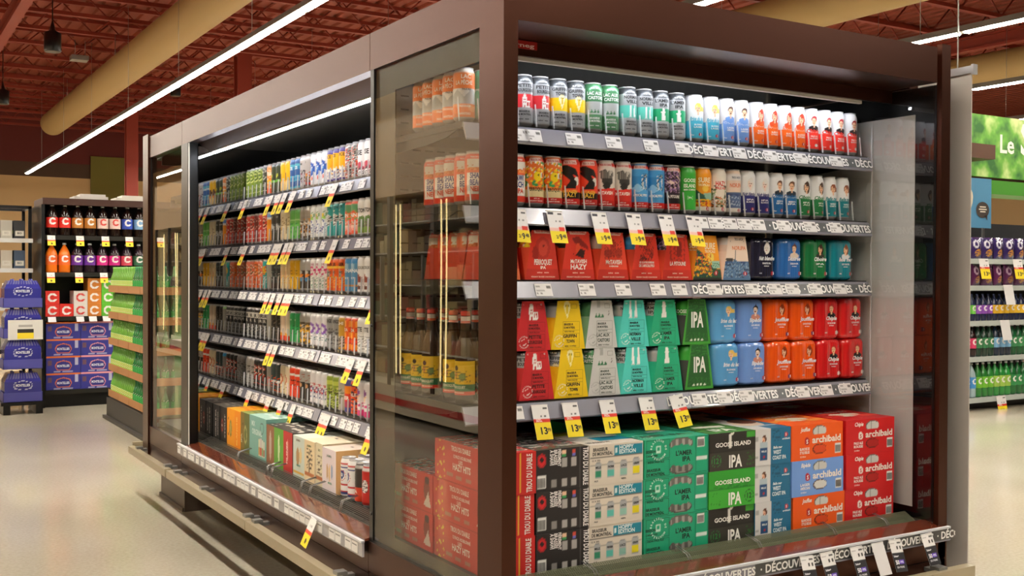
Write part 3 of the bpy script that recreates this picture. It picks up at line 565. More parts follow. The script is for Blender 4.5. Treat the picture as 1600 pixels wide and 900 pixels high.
    if near:
        V, F = glyphs(DEC, .03); w = V[:, 0].max()-V[:, 0].min(); k = .026/.73; x = .38
        mb.add([(.9, -.0206, .393), (W+.002, -.0206, .393), (W+.002, -.0206, .431), (.9, -.0206, .431)], [(0, 1, 2, 3)], lin('3c3e40'), 1)
        while x < W+.02:
            P = np.stack([(V[:, 0]+w/2)*k+x, 0*V[:, 0]-.0213, V[:, 1]*k+.399], -1)
            keep = [f for f in F if max(P[i, 0] for i in f) < W+.03]
            if keep: mb.add(P, keep, lin('f2f2f0'), 1)
            x += w*k+.015
    strip = obj('ticket_strip', mb, [RAIL, PRINT, CLEARE], T)
    mb = MB(); mb.box((-.03, -.085, .262), (W+.05, -.05, .306)); mb.box((-.03, -.06, .270), (W+.05, -.045, .298)); obj('bumper_rail', mb, BUMP, T)
    for x in (.3, 1.0, 1.74): obj('bumper_bracket', MB().box((x-.022, -.068, .304), (x+.022, -.03, .316)).box((x-.015, -.05, .29), (x+.015, .0, .304)), GREYB, T)
    mb = MB(); mb.box((-.085, -.03, .25), (-.05, DE-.01, .29)); obj('bumper_rail', mb, BUMP, T)
    for y in (.2, .7): obj('bumper_bracket', MB().box((-.068, y-.02, .288), (-.03, y+.02, .302)).box((-.05, y-.015, .275), (0, y+.015, .289)), GREYB, T)
    if not near:
        mb = MB(); mb.box((W+.05, -.03, .25), (W+.085, DE-.01, .29)); obj('bumper_rail', mb, BUMP, T)
        for y in (.1, .78): obj('bumper_bracket', MB().box((W+.03, y-.02, .288), (W+.068, y+.02, .302)).box((W, y-.015, .275), (W+.05, y+.015, .289)), GREYB, T)
    return T
NEAR = end_cooler((0, 0, 0), 0, True)
FAR = end_cooler((W, 2*DE+LL, 0), math.pi, False)
for z in ZS: shelf_unit(FAR, (.06, YS, z), 0, 1.69, near=False)
# far unit: its glass towards the side aisle
X = W-.014
for o in [o for o in FAR.children if o.name.startswith('side_glass')][1:]: o.data = MB().box((X, .131, .432), (X+.006, .845, 2.002)).mesh('side_glass', GLASS)
for o in [o for o in FAR.children if o.name.startswith('outer_panel')]: bpy.data.objects.remove(o)
obj('gasket', MB().box((X-.02, .845, .42), (X+.008, .87, 2.003)).box((X-.02, .131, .42), (X+.008, .16, 2.003)), BLACK, FAR)

# rail tickets and lanes of the end cooler
def lanes_at(xs, x0): return [x-x0 for x in xs]
R1X = [.058, .125, .192]+[.261, .321, .387, .454, .520, .585, .657, .724, .791, .861, .939, 1.010, 1.079, 1.147, 1.219, 1.286, 1.353, 1.421, 1.488, 1.556, 1.623, 1.690]
R2X = [.098+.0675*k for k in range(24)]
XA, XB = .03, .882
for lv, z in enumerate(ZS):
    tx = {0: [.215, .26, .41, .56, .71, .84], 1: [], 2: [.30, .46, .60, .74, .83], 3: [.20]}[lv]
    tb = {0: [.96, 1.09, 1.235, 1.38, 1.56], 1: [.92, .985, 1.05, 1.115, 1.18, 1.30, 1.43, 1.56], 2: [.98, 1.15, 1.26, 1.345, 1.46, 1.585], 3: [.92, 1.03, 1.13, 1.40, 1.52, 1.62]}[lv]
    xs = R1X if lv == 0 else R2X if lv == 1 else None
    mids = [] if xs is None else [xs[0]-.0335]+[(a+b)/2 for a, b in zip(xs[:-1], xs[1:])]+[xs[-1]+.034]
    shelf_unit(NEAR, (XA, YS, z), 0, XB-XA-.002, [m-XA for m in mids if m < XB], [t-XA for t in tx], None)
    shelf_unit(NEAR, (XB, YS, z), 0, 1.7488-XB, [m-XB for m in mids if m >= XB], [t-XB for t in tb], DEC, {0: -.02, 1: .1, 2: .005, 3: -.10}[lv])
for x in (1.02,): pass

# ------------------------------------------------------------------ the long cooler
Y0, Y1 = DE, DE+LL
LONG = thing('display_cooler', 'long brown open display cooler holding five shelves of mixed single cans', 'display cooler', (0, Y0, 0), 0, 'brown display coolers of the island')
def L_(mb): # world to local
    for v in mb.v: v[:, 1] -= Y0
    return mb
def lp(name, mb, m, parent=LONG): return obj(name, L_(mb), m, parent)
lp('header_panel', MB().box((.001, Y0+.001, 2.003), (.05, Y1-.001, 2.127)), BROWN)
lp('top_cover', MB().box((.05, Y0, 2.09), (W, Y1, 2.11)), DARK)
lp('base_panel', MB().box((0, Y0+.001, .318), (.03, Y1-.001, .42)).box((.002, Y0+.001, .25), (.03, Y1-.001, .314)), BROWN)
lp('kick_plate', MB().box((.32, Y0, 0), (.34, Y1-.002, .25)).box((.03, Y0, .235), (.32, Y1-.002, .25)), BLACK)
lp('canopy_panel', MB().prism([(.05, 2.003), (.112, 1.962), (.116, 1.966), (.05, 2.012)], 1, 0, 0) if 0 else MB().add([(.05, Y0+.01, 2.003), (.112, Y0+.01, 1.962), (.112, Y1-.13, 1.962), (.05, Y1-.13, 2.003), (.055, Y0+.01, 2.01), (.116, Y0+.01, 1.968), (.116, Y1-.13, 1.968), (.055, Y1-.13, 2.01)], [(3,2,1,0),(4,5,6,7),(0,1,5,4),(2,3,7,6),(1,2,6,5),(3,0,4,7)]), BROWN)
lp('light_strip', MB().box((.114, Y0+.02, 1.958), (.140, Y1-.155, 1.966), mi=0).box((.120, Y0+.03, 1.950), (.130, Y1-.16, 1.958), mi=1), [WHITEP, LED])
lp('ceiling_panel', MB().box((.14, Y0+.01, 1.985), (.87, Y1-.14, 1.999)), mat('grey_gloss_panel', '55524d', .28))
lp('back_panel', MB().box((.86, Y0+.01, .43), (.88, Y1-.14, 1.985)), mat('back_grey', '4c4a45', .4))
YW = 3.172
lp('end_panel', MB().box((.05, YW, .43), (.86, YW+.006, 1.985)), MIRG)
lp('end_panel', MB().box((.05, YW+.010, .43), (.88, YW+.03, 1.985)), BLACK)
lp('end_panel', MB().box((.05, Y0+.008, .43), (.88, Y0+.028, 1.985)), BLACK)
lp('mullion', MB().box((-.002, YW+.012, .42), (.05, Y1-.001, 2.003)), BLACK)
lp('mullion_edge', MB().box((.0, YW+.004, .425), (.005, YW+.011, 2.0)), mat('white_edge', 'e6e4de', .3))
lp('deck', MB().box((.10, Y0+.028, .435), (.86, YW, .4545)), DARK)
lp('deck_lip', MB().add([(-.012, Y0+.002, .425), (.055, Y0+.002, .428), (.055, Y1-.14, .428), (-.012, Y1-.14, .425), (-.012, Y0+.002, .432), (.055, Y0+.002, .444), (.055, Y1-.14, .444), (-.012, Y1-.14, .432)], [(0,3,2,1)[::-1],(4,5,6,7),(0,1,5,4),(2,3,7,6),(3,0,4,7),(1,2,6,5)]), BROWN_G)
mb = MB()
for i in range(9):
    t = i/8; mb.box((.056+t*.058-.001, Y0+.03, .446+t*.024-.001), (.056+t*.058+.001, YW-.004, .446+t*.024+.001))
for y in np.arange(Y0+.1, YW, .12): mb.box((.055, y, .442), (.118, y+.003, .445))
lp('wire_grille', mb, mat('grey_wire', '7c7b74', .35, .6))
for y in (1.24, 1.56, 1.66, 2.02, 2.08, 2.5):
    mb = MB()
    for d in (0, .014):
        mb.rod((.05, y+d, .446), (.060, y+d, .487), .002); mb.rod((.060, y+d, .487), (.12, y+d, .50), .002)
    mb.rod((.060, y, .487), (.060, y+.014, .487), .002); lp('wire_riser', mb, STEEL)
lp('air_duct_lining', MB().box((.056, Y0+.03, .43), (.10, YW, .436)), mat('duct_grey', '4a4842', .5))
# clear ticket strip on the lip
mb = MB(); mb.box((-.022, Y0+.001, .372), (-.014, Y1-.001, .424), mi=0); mb.box((-.026, Y0+.001, .420), (-.013, Y1-.001, .427), mi=1)
ts = lp('ticket_strip', mb, [mat('pale_strip', 'a5a3a6', .25, coat=.5), CLEARE])
tk = MB().box((-.0245, -.026, .378), (-.0225, .026, .414), 'dedcd8').add([(-.0248, .02, .402), (-.0248, -.02, .402), (-.0248, -.02, .407), (-.0248, .02, .407)], [(0, 1, 2, 3)], lin('8a8886')).mesh('price_ticket', PAPER)
rs = random.Random(4)
yy = Y0+.06
while yy < Y1-.03:
    link('price_ticket', tk, ts, (0, yy-Y0, 0)); yy += rs.choice((.058, .058, .09, .12))
for a, b in ((Y0, 1.95), (1.956, Y1-.02)): lp('bumper_rail', MB().box((-.085, a, .25), (-.05, b, .29)), BUMP)
for y in (1.0, 1.90, 2.02, 2.7, 3.2): lp('bumper_bracket', MB().box((-.068, y-.02, .288), (-.03, y+.02, .302)).box((-.05, y-.015, .275), (0, y+.015, .289)), GREYB)
# shelves: local x runs towards the corner post
XS = .27
secs = [(YW-.002, 1.997+.012), (1.995, Y0+.03)]
CANY = [YW-.045-.0675*k for k in range(33)]
for lv, z in enumerate(ZL):
    for si, (ya, yb) in enumerate(secs):
        Ls = ya-yb; lan = [ya-(y+.034) for y in CANY if yb < y+.034 < ya]
        rs = random.Random(lv*10+si); tks = []; x = .04
        while x < Ls-.04: tks.append(x); x += rs.choice((.062, .07, .10, .13))
        shelf_unit(LONG, (XS, ya-Y0, z), -math.pi/2, Ls, lan, tks, depth=.52, near=False)
# ------------------------------------------------------------------ tall cans on the end cooler
K1 = ['peach', 'mint', 'bourg', 'bourg', 'bourg', 'griff', 'griff', 'castor', 'castor', 'norman', 'norman', 'lamer', 'lamer', 'brise', 'brise', 'bipede', 'bipede']+['jouf']*4+['chip']*4
K2 = ['shaw', 'shaw', 'shaw', 'parr', 'parr', 'hazy', 'hazy', 'mct', 'mct', 'apo', 'apo', 'pit', 'goose', 'sure', 'hazyp', 'nor', 'nuit', 'nuit', 'desir', 'desir', 'cibo', 'cibo', 'belle', 'belle']
RND = random.Random(7)
YC = YS+.050
BACK = {}   # design -> spots of cans standing deeper in the shelf
def cshort(s): return ' '.join(s.split()[:6])
for row, (xs, ks, z, nm) in enumerate(((R1X, K1, ZS[0]+.0095, 'top shelf'), (R2X, K2, ZS[1]+.0095, 'second shelf'))):
    for i, (x, k) in enumerate(zip(xs, ks)):
        rot = RND.uniform(-.62, -.22)
        near_can('tall_can', D[k], k, f'{ADJ[k]} can, {nth(i+1)} from the corner post, {nm}, end cooler', (x, YC, z), rot, f'front cans on the {nm} of the end cooler')
        nb = 4 if i < 3 else 1
        for j in range(nb):
            y = YC+.067*(j+1); r2 = RND.uniform(-.5, .5)
            if i < 3:
                near_can('tall_can', D[k], k, f'{ADJ[k]} can, {nth(j+2)} row deep, {nth(i+1)} file, {nm}, end cooler', (x, y, z), r2+(-.7), f'cans behind the front row, {nm} of the end cooler')
            else: BACK.setdefault((k, True), []).append((x, y, z, r2))
# ------------------------------------------------------------------ cans of the long cooler, listed from the corner post
SEQ = ['swirl fox dog redw juice weave wave pine dog redw oise oise weave weave juice juice juice swirl swirl swirl argyle raven wave wave fox fox pine pine papaya ringd ringo ringo ringl'.split(),
       'teal leaf cream coral night amber hill aqua aqua redrect hill hill coral coral teal teal teal flower flower flower smoke smoke leaf leaf cream cream night night amber ringr ringr ringm ringr'.split(),
       'rose alpha tiger ink tan bird yellow pink pink bluew house house alpha alpha tiger tiger tiger rose rose rose bird bird yellow yellow tan tan ink ink slate tropic salmon orange salmon'.split(),
       'grey gold bee cette plaid black violet redw red bluew cette cette plaid plaid gold grey grey violet violet violet bee bee emerald emerald sunset sunset black black slate type type type type'.split(),
       'gift soot camo flame tree hat comic mint2 mint2 bosque hat hat blaze dusk tree camo camo comic comic comic soot soot flame flame gift gift storm storm cyan target target target silver'.split()]
SHN = ['top shelf', 'second shelf', 'third shelf', 'fourth shelf', 'lowest shelf']
for lv, z in enumerate(ZL):
    seq = (SEQ[lv][1:]+SEQ[lv][-1:])[::-1]
    for i, (y, k) in enumerate(zip(CANY, seq)):
        near_i = len(CANY)-i
        def put(yy, xx, k, name_, grp):
            t = link('tall_can', can_proto(k, E_[k], False), None, (xx, yy, z+.0085), -math.pi/2+RND.uniform(-.25, .25))
            tag(t, name_, 'can', grp); link('lid', LIDS, t); return t
        put(y, XS+.052, k, f'{ADJ[k]} can, {nth(near_i)} from corner, {SHN[lv]}, long cooler', f'front cans on the {SHN[lv]} of the long cooler')
        for j in range(1, 6 if lv >= 3 else 2):
            if lv == 4 and j == 1: put(y, XS+.052+.0665*j, k, f'{ADJ[k]} can behind {nth(near_i)} front can, {SHN[lv]}, long cooler', f'second row of cans on the {SHN[lv]} of the long cooler')
            else: BACK.setdefault((k, False), []).append((XS+.052+.0665*j, y, z+.0085, -math.pi/2))
# cans deeper on the shelves, past the first three hundred: one object
mb = MB()
lo = {}
for (k, nr), spots in BACK.items():
    base = can_body((D if nr else E_)[k], 14, 7, text=False); V0 = np.concatenate(base.v); C0 = np.concatenate(base.c)
    l0 = lid_mb(n=14); Vl = np.concatenate(l0.v); Cl = np.concatenate(l0.c)
    for x, y, z, r in spots:
        c, s_ = math.cos(r), math.sin(r); R_ = np.array([[c, s_, 0], [-s_, c, 0], [0, 0, 1]])
        mb.add(V0@R_+[x, y, z], base.f, C0, 0, True); mb.add(Vl@R_+[x, y, z], l0.f, Cl, 0, True)
o = obj('beer_cans', mb, PRINT); tag(o, 'mixed beer cans standing in rows deep on the shelves behind the front cans', 'cans'); o['kind'] = 'stuff'

# ------------------------------------------------------------------ carriers: four cans in a tapered card wrap
PW = .124; PR = .031
def carrier_mesh(ops, side):
    mb = MB(); H = .150; ns, nv = 34, 44; yf = -.0632
    def face(sgn):
        vv = np.linspace(0, H, nv); S_, Vv = np.meshgrid(np.linspace(-1, 1, ns), vv); hw = .0635-.0245*Vv/H
        X = S_*hw; Y = np.full_like(X, yf)+.006*np.clip((Vv-.10)/H, 0, 1)
        C = paint(ops, X*1000, Vv*1000)
        P = np.stack([X*sgn, Y*sgn, Vv], -1); F = [(j*ns+i, j*ns+i+1, (j+1)*ns+i+1, (j+1)*ns+i) for j in range(nv-1) for i in range(ns-1)]
        mb.add(P, F, C.reshape(-1, 4), 0)
        return X, Y
    face(1); face(-1)
    fn = lambda u, v: np.stack([u/1000, yf-.0006+.006*np.clip((v/1000-.10)/H, 0, 1), v/1000], -1)
    place_text(mb, ops, fn)
    sc = lin(side); yt = yf+.006*(H-.10)/H
    mb.add([(-.039, yt, H), (.039, yt, H), (.039, -yt, H), (-.039, -yt, H)], [(0, 1, 2, 3)], sc)
    mb.add([(-.0635, yf, 0), (.0635, yf, 0), (.0635, -yf, 0), (-.0635, -yf, 0)], [(3, 2, 1, 0)], sc)
    hs = .098; xs_ = .0635-.0245*hs/H
    for s_ in (-1, 1):
        for t_ in (1, -1):
            mb.add([(s_*.0635, yf*t_, 0), (s_*xs_, (yf)*t_, hs), (s_*.0632, (yf+.026)*t_, hs), (s_*.0637, (yf+.026)*t_, 0)], [(0, 1, 2, 3)], sc)
        mb.add([(s_*.0637, yf+.026, 0), (s_*.0637, -yf-.026, 0), (s_*.0632, -yf-.026, hs), (s_*.0632, yf+.026, hs)], [(0, 1, 2, 3)], sc)
    return mb.mesh('card_wrap', CARD)
def mtc(col, a, b, pic, tc='26282a', ring=None):
    ring = ring or 'f0ece6'
    A = [('bg', col)]+pic+[('t', 'BRASSEUR', 1, 74, 6.5, tc, 34), ('t', 'DE MONTRÉAL', 4, 64, 6.5, tc, 42), ('t', 'INDIA PALE ALE', 4, 53, 3.6, tc, 36)]
    A += [('t', a, 6, 36, 10.5, tc, min(50, 7*len(a)+3)), ('t', b, 8, 20, 10.5, tc, min(48, 7.2*len(b)+2)), ('t', 'BIÈRE  4 X 473ml', 8, 8, 4, tc, 42)]
    A += [('q', -20, 4, 42, 86, .6, tc), ('q', -20, 48, 42, 59, .6, tc), ('q', 12, 126, 32, 140, .7, tc), ('c', 'BRASSEUR DE MONTRÉAL ', -34, 26, 15, 4.5, ring), ('k', -34, 26, 8, 9, ring)]
    return A
def tdd(title, pic=(), col='d8341f', dk='b02418'):
    A = [('bg', col), ('b', 0, 34, 'c42a1a')]+list(pic)+[('r', -30, 142, 30, 153, 'f2e2dc'), ('t', 'TROU DU DIABLE', 0, 144, 7, 'c8301e', 54)]
    for (n, v, h, w) in title: A.append(('t', n, 2, v, h, 'f4ece4', w))
    A += [('t', 'BIÈRE   BEER', 2, 20, 3.6, 'f0c8b8', 44), ('t', 'FIÈREMENT BRASSÉE À SHAWINIGAN', 2, 7, 4.2, 'f0c8b8', 88), ('r', -28, 30, 32, 31, 'f0c8b8')]
    return A
CARR = {
 'bourg': (mtc('c41f26', 'PETITE', 'BOURGOGNE', church(-4, 92, 1.25), '3c1416'), 'c41f26', 'bourg', 'red tapered four-pack with white building'),
 'griff': (mtc('eec80e', 'GRIFFIN', 'TOWN', griffin(-4, 118, 1.15, 'f2e6a0')), 'eebc0c', 'griff', 'yellow tapered four-pack with pale griffin head'),
 'castor': (mtc('c9c9c7', 'LAC AUX', 'CASTORS', pines(-9, 96, 1.1, '3a7a54')+[('r', -18, 128, -4, 156, 'a8aaa8'), ('k', 20, 112, 9, 10, '3a3c3c')], '44504a', '9fa3a2'), '6a9a78', 'castor', 'light grey tapered four-pack with green pines'),
 'norman': (mtc('4fcdc2', 'NORMAN', 'VILLE', stacks(-4, 92, 1.35)), '4fcdc2', 'norman', 'turquoise tapered four-pack with two white chimneys'),
 'lamer': (mtc('1fa87c', "L'AMER", 'IPA', tower(-4, 94, 1.25)), '1fae84', 'lamer', 'emerald tapered four-pack with white lighthouse'),
 'goose': ([('bg', '3f9a36'), ('p', [(-52, 8), (52, 8), (34, 150), (-34, 150)], '1f5a26'), ('n', 9, .3, '2f7a30', -40, 110, 40, 150, 3), ('n', 9, .3, '2c6e2c', -46, 10, 46, 40, 5), ('t', 'IPA', 2, 58, 52, 'f2f2ea', 54), ('t', 'GOOSE ISLAND', 0, 151, 4, 'e8f0e0', 34)]+[('e', -24+16*i, 15, 4, 4, 'e8f0e0') for i in range(4)], '3a3a36', 'goose', 'dark green tapered four-pack lettered IPA'),
 'parr': (tdd([('PERROQUET', 46, 17, 66), ('IPA', 33, 9, 20)], [('e', 0, 96, 28, 34, 'bc2c1c'), ('e', 2, 96, 17, 24, 'd04430'), ('e', 4, 104, 4, 4, '7a140c'), ('e', -26, 80, 12, 22, 'a82416')]), 'e24a2c', 'parr', 'red tapered four-pack with parrot head'),
 'hazy': (tdd([('McTAVISH', 52, 12, 60), ('HAZY', 33, 16, 60)], [('p', [(-24, 128), (0, 136), (34, 108), (40, 92), (14, 104), (-10, 112)], '8c1c14'), ('e', 0, 96, 9, 18, 'e0502e'), ('p', [(-30, 84), (20, 66), (26, 92), (8, 96), (-8, 78)], '3a1410')]), 'e24a2c', 'hazy', 'red tapered four-pack with black bird head'),
 'mct': (tdd([('McTAVISH', 50, 14, 64), ('IN MEMORIAM', 41, 5, 36)], [('e', 0, 100, 12, 26, 'ba3420'), ('e', -20, 84, 16, 14, 'a42c1c'), ('e', 22, 84, 14, 16, 'b23420'), ('n', 10, .2, '8c2418', -34, 64, 34, 126, 4)], 'e2452a'), 'ea5030', 'mct', 'red tapered four-pack with hooded figure'),
 'apo': (tdd([('LES QUATRE SURFEURS', 54, 6, 62), ("DE L'APOCALYPSO", 42, 9, 64)], [('n', 9, .4, '8c2014', -30, 60, 30, 134, 6), ('n', 7, .2, '5c1810', -24, 66, 24, 124, 8)]), 'e24a2c', 'apo', 'red tapered four-pack with dark surfing figures'),
 'pit': (tdd([('LA PITOUNE', 48, 13, 66)], [('n', 12, .4, 'a02818', -32, 62, 32, 136, 5), ('e', 6, 100, 10, 26, '8c2016')]), 'e24a2c', 'pit', 'red tapered four-pack with striding figure'),
 'shaw': (tdd([('SHAWI', 84, 20, 62), ('BEACH', 60, 20, 62), ('NEIPA', 38, 18, 60)], [('m', 120, 6, 'e87a4a', 3), ('b', 34, 112, 'd04a30')]), 'e24a2c', 'shaw', 'red tapered four-pack with tall white lettering'),
 'sure': ([('bg', 'f29e22'), ('e', 14, 76, 15, 15, 'f6d860'), ('p', [(-64, 110), (-30, 96), (0, 66), (30, 40), (64, 34), (64, 0), (-64, 0)], '24483c'), ('p', [(2, 62), (64, 66), (64, 40), (26, 40)], '9cc4b4'), ('n', 14, .45, 'f2b41e', -64, 8, 20, 80, 3), ('n', 10, .25, 'c8482a', -64, 20, 20, 90, 5), ('n', 8, .2, '2a6a3c', -64, 10, 64, 60, 7), ('b', 0, 8, '2a2a24'), ('t', 'SURE', 10, 104, 22, 'fae8c4', 46), ('t', 'TROPICALE', 10, 92, 9, 'fae8c4', 46), ('e', 38, 24, 8, 8, 'b3202a'), ('t', 'S', 38, 20, 9, 'f4f0f0')], 'f29e22', 'sure', 'orange tapered four-pack with tropical fruit landscape'),
 'nor': ([('bg', 'ecd6c4'), ('b', 0, 66, '34507c'), ('m', 62, 10, '54769c', 3), ('n', 9, .25, '8ca4bc', -64, 10, 64, 56, 5), ('n', 7, .2, '20304c', -64, 10, 64, 60, 8), ('r', -9, 60, -6, 104, '3a4450'), ('e', -34, 70, 22, 5, '3a3430'), ('t', 'TROU ARCHI', 8, 136, 9, '6a5a58', 40), ('t', 'NOR.IPA', 8, 104, 13, 'e2865a', 62), ('e', 38, 22, 8, 8, 'b3202a'), ('t', 'S', 38, 18, 9, 'f4f0f0')], 'ecd6c4', 'nor', 'pale pink and navy tapered four-pack with mountain'),
}
CPM = {}
def carrier(k, label, loc, group, rot=0):
    ops, side, ck, _ = CARR[k]
    if k not in CPM:
        CPM[k] = (carrier_mesh(ops, side), can_body(D[ck], 40, 36, PR, .147).mesh('can', PRINT))
    t = thing('four_pack', label, 'four-pack', loc, rot, group)
    link('card_wrap', CPM[k][0], t)
    for x in (-.031, .031):
        for y in (-.0305, .0305): link('can', CPM[k][1], t, (x*.97, y, .001), RND.uniform(-1.2, 1.2))
    return t
# ------------------------------------------------------------------ film-wrapped packs
def film_mesh(ops, col):
    H = .149; pts = []
    def dent(x): return .0045*max(0, 1-abs(x)/.020)
    xs = np.linspace(-.031, .031, 30)
    side = [(x, -.0615+dent(x)) for x in xs]
    arc = [(.031+.0305*math.sin(t), -.031-.0305*math.cos(t)) for t in np.linspace(0, math.pi/2, 7)[1:-1]]
    q = side+arc; per = []
    for r in range(4):
        c, s_ = math.cos(r*math.pi/2), math.sin(r*math.pi/2); per += [(c*x-s_*y, s_*x+c*y) for x, y in q]
    prof = [(0, .80), (.004, .92), (.011, 1)]+[(z, 1) for z in np.linspace(.014, H-.022, 46)]+[(H-.014, .985), (H-.006, .93), (H-.001, .86), (H, .6), (H-.002, .02)]
    n = len(per); V = []; U = []; Vv = []
    P = np.array(per)
    for z, k in prof:
        for x, y in per: V.append((x*k, y*k, z)); U.append(x*1000 if y < -.03 else 400); Vv.append(z*1000)
    C = paint(ops, np.array(U), np.array(Vv))
    F = [(j*n+i, j*n+(i+1) % n, (j+1)*n+(i+1) % n, (j+1)*n+i) for j in range(len(prof)-1) for i in range(n)]
    mb = MB(); mb.add(V, F, C, 0, True)
    fn = lambda u, v: np.stack([u/1000, -.0621+.0045*np.clip(1-np.abs(u)/20, 0, 1), v/1000], -1)
    place_text(mb, ops, fn)
    return mb.mesh('film_pack', FILM)
def fp(col, name, hair, style, sub, top=None, skin='eec09c', dark=None, badge='b3202a', pw=None):
    A = [('bg', col)]
    if dark: A.append(('s', -70, 0, 80, 160, 9, dark))
    A += person_art(14, 112, 14, hair, style, skin, top)+[('b', 0, 72, col)]
    if dark: A.append(('s', -70, 0, 80, 72, 9, dark))
    A += [('t', name, 12, 70, 14, 'eef0f4', pw or min(70, 8.6*len(name)), 0, 'c', .25), ('t', sub, 14, 56, 6, 'eef0f4', 36), ('t', 'ARCHIBALD', 14, 48, 3.2, 'eef0f4', 20), ('t', '4 X 473', -14, 22, 4.5, 'eef0f4', 14), ('e', 44, 24, 8, 8, badge), ('t', 'S', 44, 20, 9, 'f4f0f0')]
    return A
FP = {
 'nuit': (fp('26283e', 'Nuit blanche', 'e8e6e2', 'l', 'WHITE IPA', None, 'e8e2dc', '1a1b2c'), 'glossy black-navy film-wrapped can pack'),
 'desir': (fp('2f6cb8', 'Désirée', '6a4028', 's', 'SESSION IPA', 'e0d4c4', 'eec8a4', '2760a8'), 'glossy royal-blue film-wrapped can pack'),
 'cibo': (fp('1d7a46', 'Ciboire', '3c2a22', 'l', 'IPA', '3a4238', 'e2b490', '166a3a'), 'glossy green film-wrapped can pack'),
 'belle': (fp('0d8496', 'Belle mer', '8a5238', 'l', 'WEST COAST IPA', 'dce4e8', 'eec8a4', '0b7486'), 'glossy teal film-wrapped can pack'),
 'brise': (fp('5a9fd6', 'Brise du lac', 'e6c46a', 'w', 'BLONDE', None, 'eec8a4'), 'glossy sky-blue wrapped pack with blond portrait'),
 'bipede': (fp('6c94d8', 'Bipède', '2c2422', 'm', 'LAGER AMÉRICAINE', 'c88878', 'f0d8c8'), 'glossy periwinkle wrapped pack with moustached portrait'),
 'jouf': (fp('ee5a14', 'Joufflue', '8a3418', 'l', 'BLANCHE DE STYLE BELGE', None, 'e8b898', 'e2500f', '2a2a6a'), 'glossy orange film-wrapped can pack'),
 'chip': (fp('d81f22', 'Chipie', 'b4302a', 's', 'PALE ALE ROUSSE', '2a2426', 'e8b890', 'c8181c', 'f0e8e4'), 'glossy red film-wrapped can pack'),
}
FM = {}
def film(k, label, loc, group):
    if k not in FM: FM[k] = film_mesh(FP[k][0], None)
    t = link('film_pack', FM[k], None, loc, RND.uniform(-.03, .03)); return tag(t, label, 'can pack', group)
row3 = [('shaw', .172), ('parr', .312), ('hazy', .447), ('mct', .579), ('apo', .712), ('pit', .845), ('sure', .975), ('nor', 1.108), ('nuit', 1.237), ('desir', 1.370), ('cibo', 1.503), ('belle', 1.634)]
YP = YS+.08
for i, (k, x) in enumerate(row3):
    z = ZS[2]+.0085
    for j in range(2 if i else 3):
        w = '' if j == 0 else ', one row back' if j == 1 else ', two rows back'
        if k in CARR: carrier(k, f'{CARR[k][3]} on third shelf{w}', (x, YP+.131*j, z), 'four-packs on the third shelf of the end cooler', RND.uniform(-.04, .04))
        else: film(k, f'{FP[k][1]} on third shelf{w}', (x, YP+.131*j, z), 'film-wrapped packs on the third shelf')
carrier('shaw', 'red tapered four-pack by the corner post seen through side glass, third shelf', (.172-.134, YP+.262, ZS[2]+.0085), 'four-packs on the third shelf of the end cooler') if 0 else None
row4 = [('bourg', .285), ('griff', .413), ('castor', .539), ('norman', .667), ('lamer', .798), ('goose', .931), ('brise', 1.063), ('bipede', 1.188), ('jouf', 1.313), ('jouf', 1.440), ('chip', 1.566), ('chip', 1.692)]
for i, (k, x) in enumerate(row4):
    for tier in (0, 1):
        z = ZS[3]+.0085+.1505*tier if k in CARR else ZS[3]+.0085+.1500*tier
        for j in (0, 1):
            w = ('lower' if tier == 0 else 'upper')+' tier, fourth shelf'+(', back row' if j else '')
            x2 = x+.01*(1-tier)-.003*tier
            extra = ''
            if i in (8, 10): extra = ' beside the '+('blue pack' if i == 8 else 'orange pack')
            if i in (9, 11): extra = ' beside the '+('red pack' if i == 9 else 'white panel')
            if k in CARR: carrier(k, f'{CARR[k][3]}, {w}', (x2, YP+.131*j, z), 'stacked four-packs on the fourth shelf', RND.uniform(-.03, .03))
            else: film(k, f'{FP[k][1]}{extra}, {w}', (min(x2, 1.705), YP+.131*j, z), 'stacked film-wrapped packs on the fourth shelf')
# brown bottle carriers behind the side glass
def bottle_mb():
    mb = MB(); mb.lathe([(.028, 0), (.031, .004), (.031, .15), (.028, .172), (.016, .20), (.0135, .235), (.0135, .262)], 24, '2a170a'); return mb
BOT = bottle_mb().mesh('bottle', mat('brown_glass', '2c1809', .06, coat=.6))
CAPM = MB().lathe([(.0145, .258), (.0145, .268), (.012, .272), (.001, .272)], 16, 'd8341f').lathe([(.0142, .243), (.0142, .256)], 16, 'e8e2da', cap=False).lathe([(.0143, .236), (.0143, .243)], 16, 'e05a24', cap=False).mesh('cap', PRINT)
def blabel():
    mb = MB(); th = np.linspace(-1.9, 1.9, 40); zz = np.linspace(.025, .125, 34); T_, Z_ = np.meshgrid(th, zz); R_ = .0316
    A = [('bg', 'e6bc1c'), ('b', 0, 36, 'd8341f'), ('b', 36, 58, '2c7a50'), ('e', -8, 104, 8, 7, '3a2a20'), ('e', 14, 78, 12, 12, '6a8a4a'), ('e', -10, 84, 8, 8, 'c88a4a'), ('n', 8, .25, '5a5a2a', -30, 62, 40, 96, 3)]
    C = paint(A, T_*31.6, Z_*1000); n = 40
    mb.add(np.stack([R_*np.sin(T_), -R_*np.cos(T_), Z_], -1), [(j*n+i, j*n+i+1, (j+1)*n+i+1, (j+1)*n+i) for j in range(33) for i in range(39)], C.reshape(-1, 4), 0, True)
    fn = lambda u, v: np.stack([.0322*np.sin(u/31.6), -.0322*np.cos(u/31.6), v/1000], -1)
    place_text(mb, [('t', 'PERROQUET', 0, 44, 8, 'e8e8d0', 48), ('t', 'BIÈRE BLONDE', 0, 30, 4, 'f4dcc8', 40)], fn)
    return mb.mesh('label', PAPER)
BL = blabel()
bi = 0
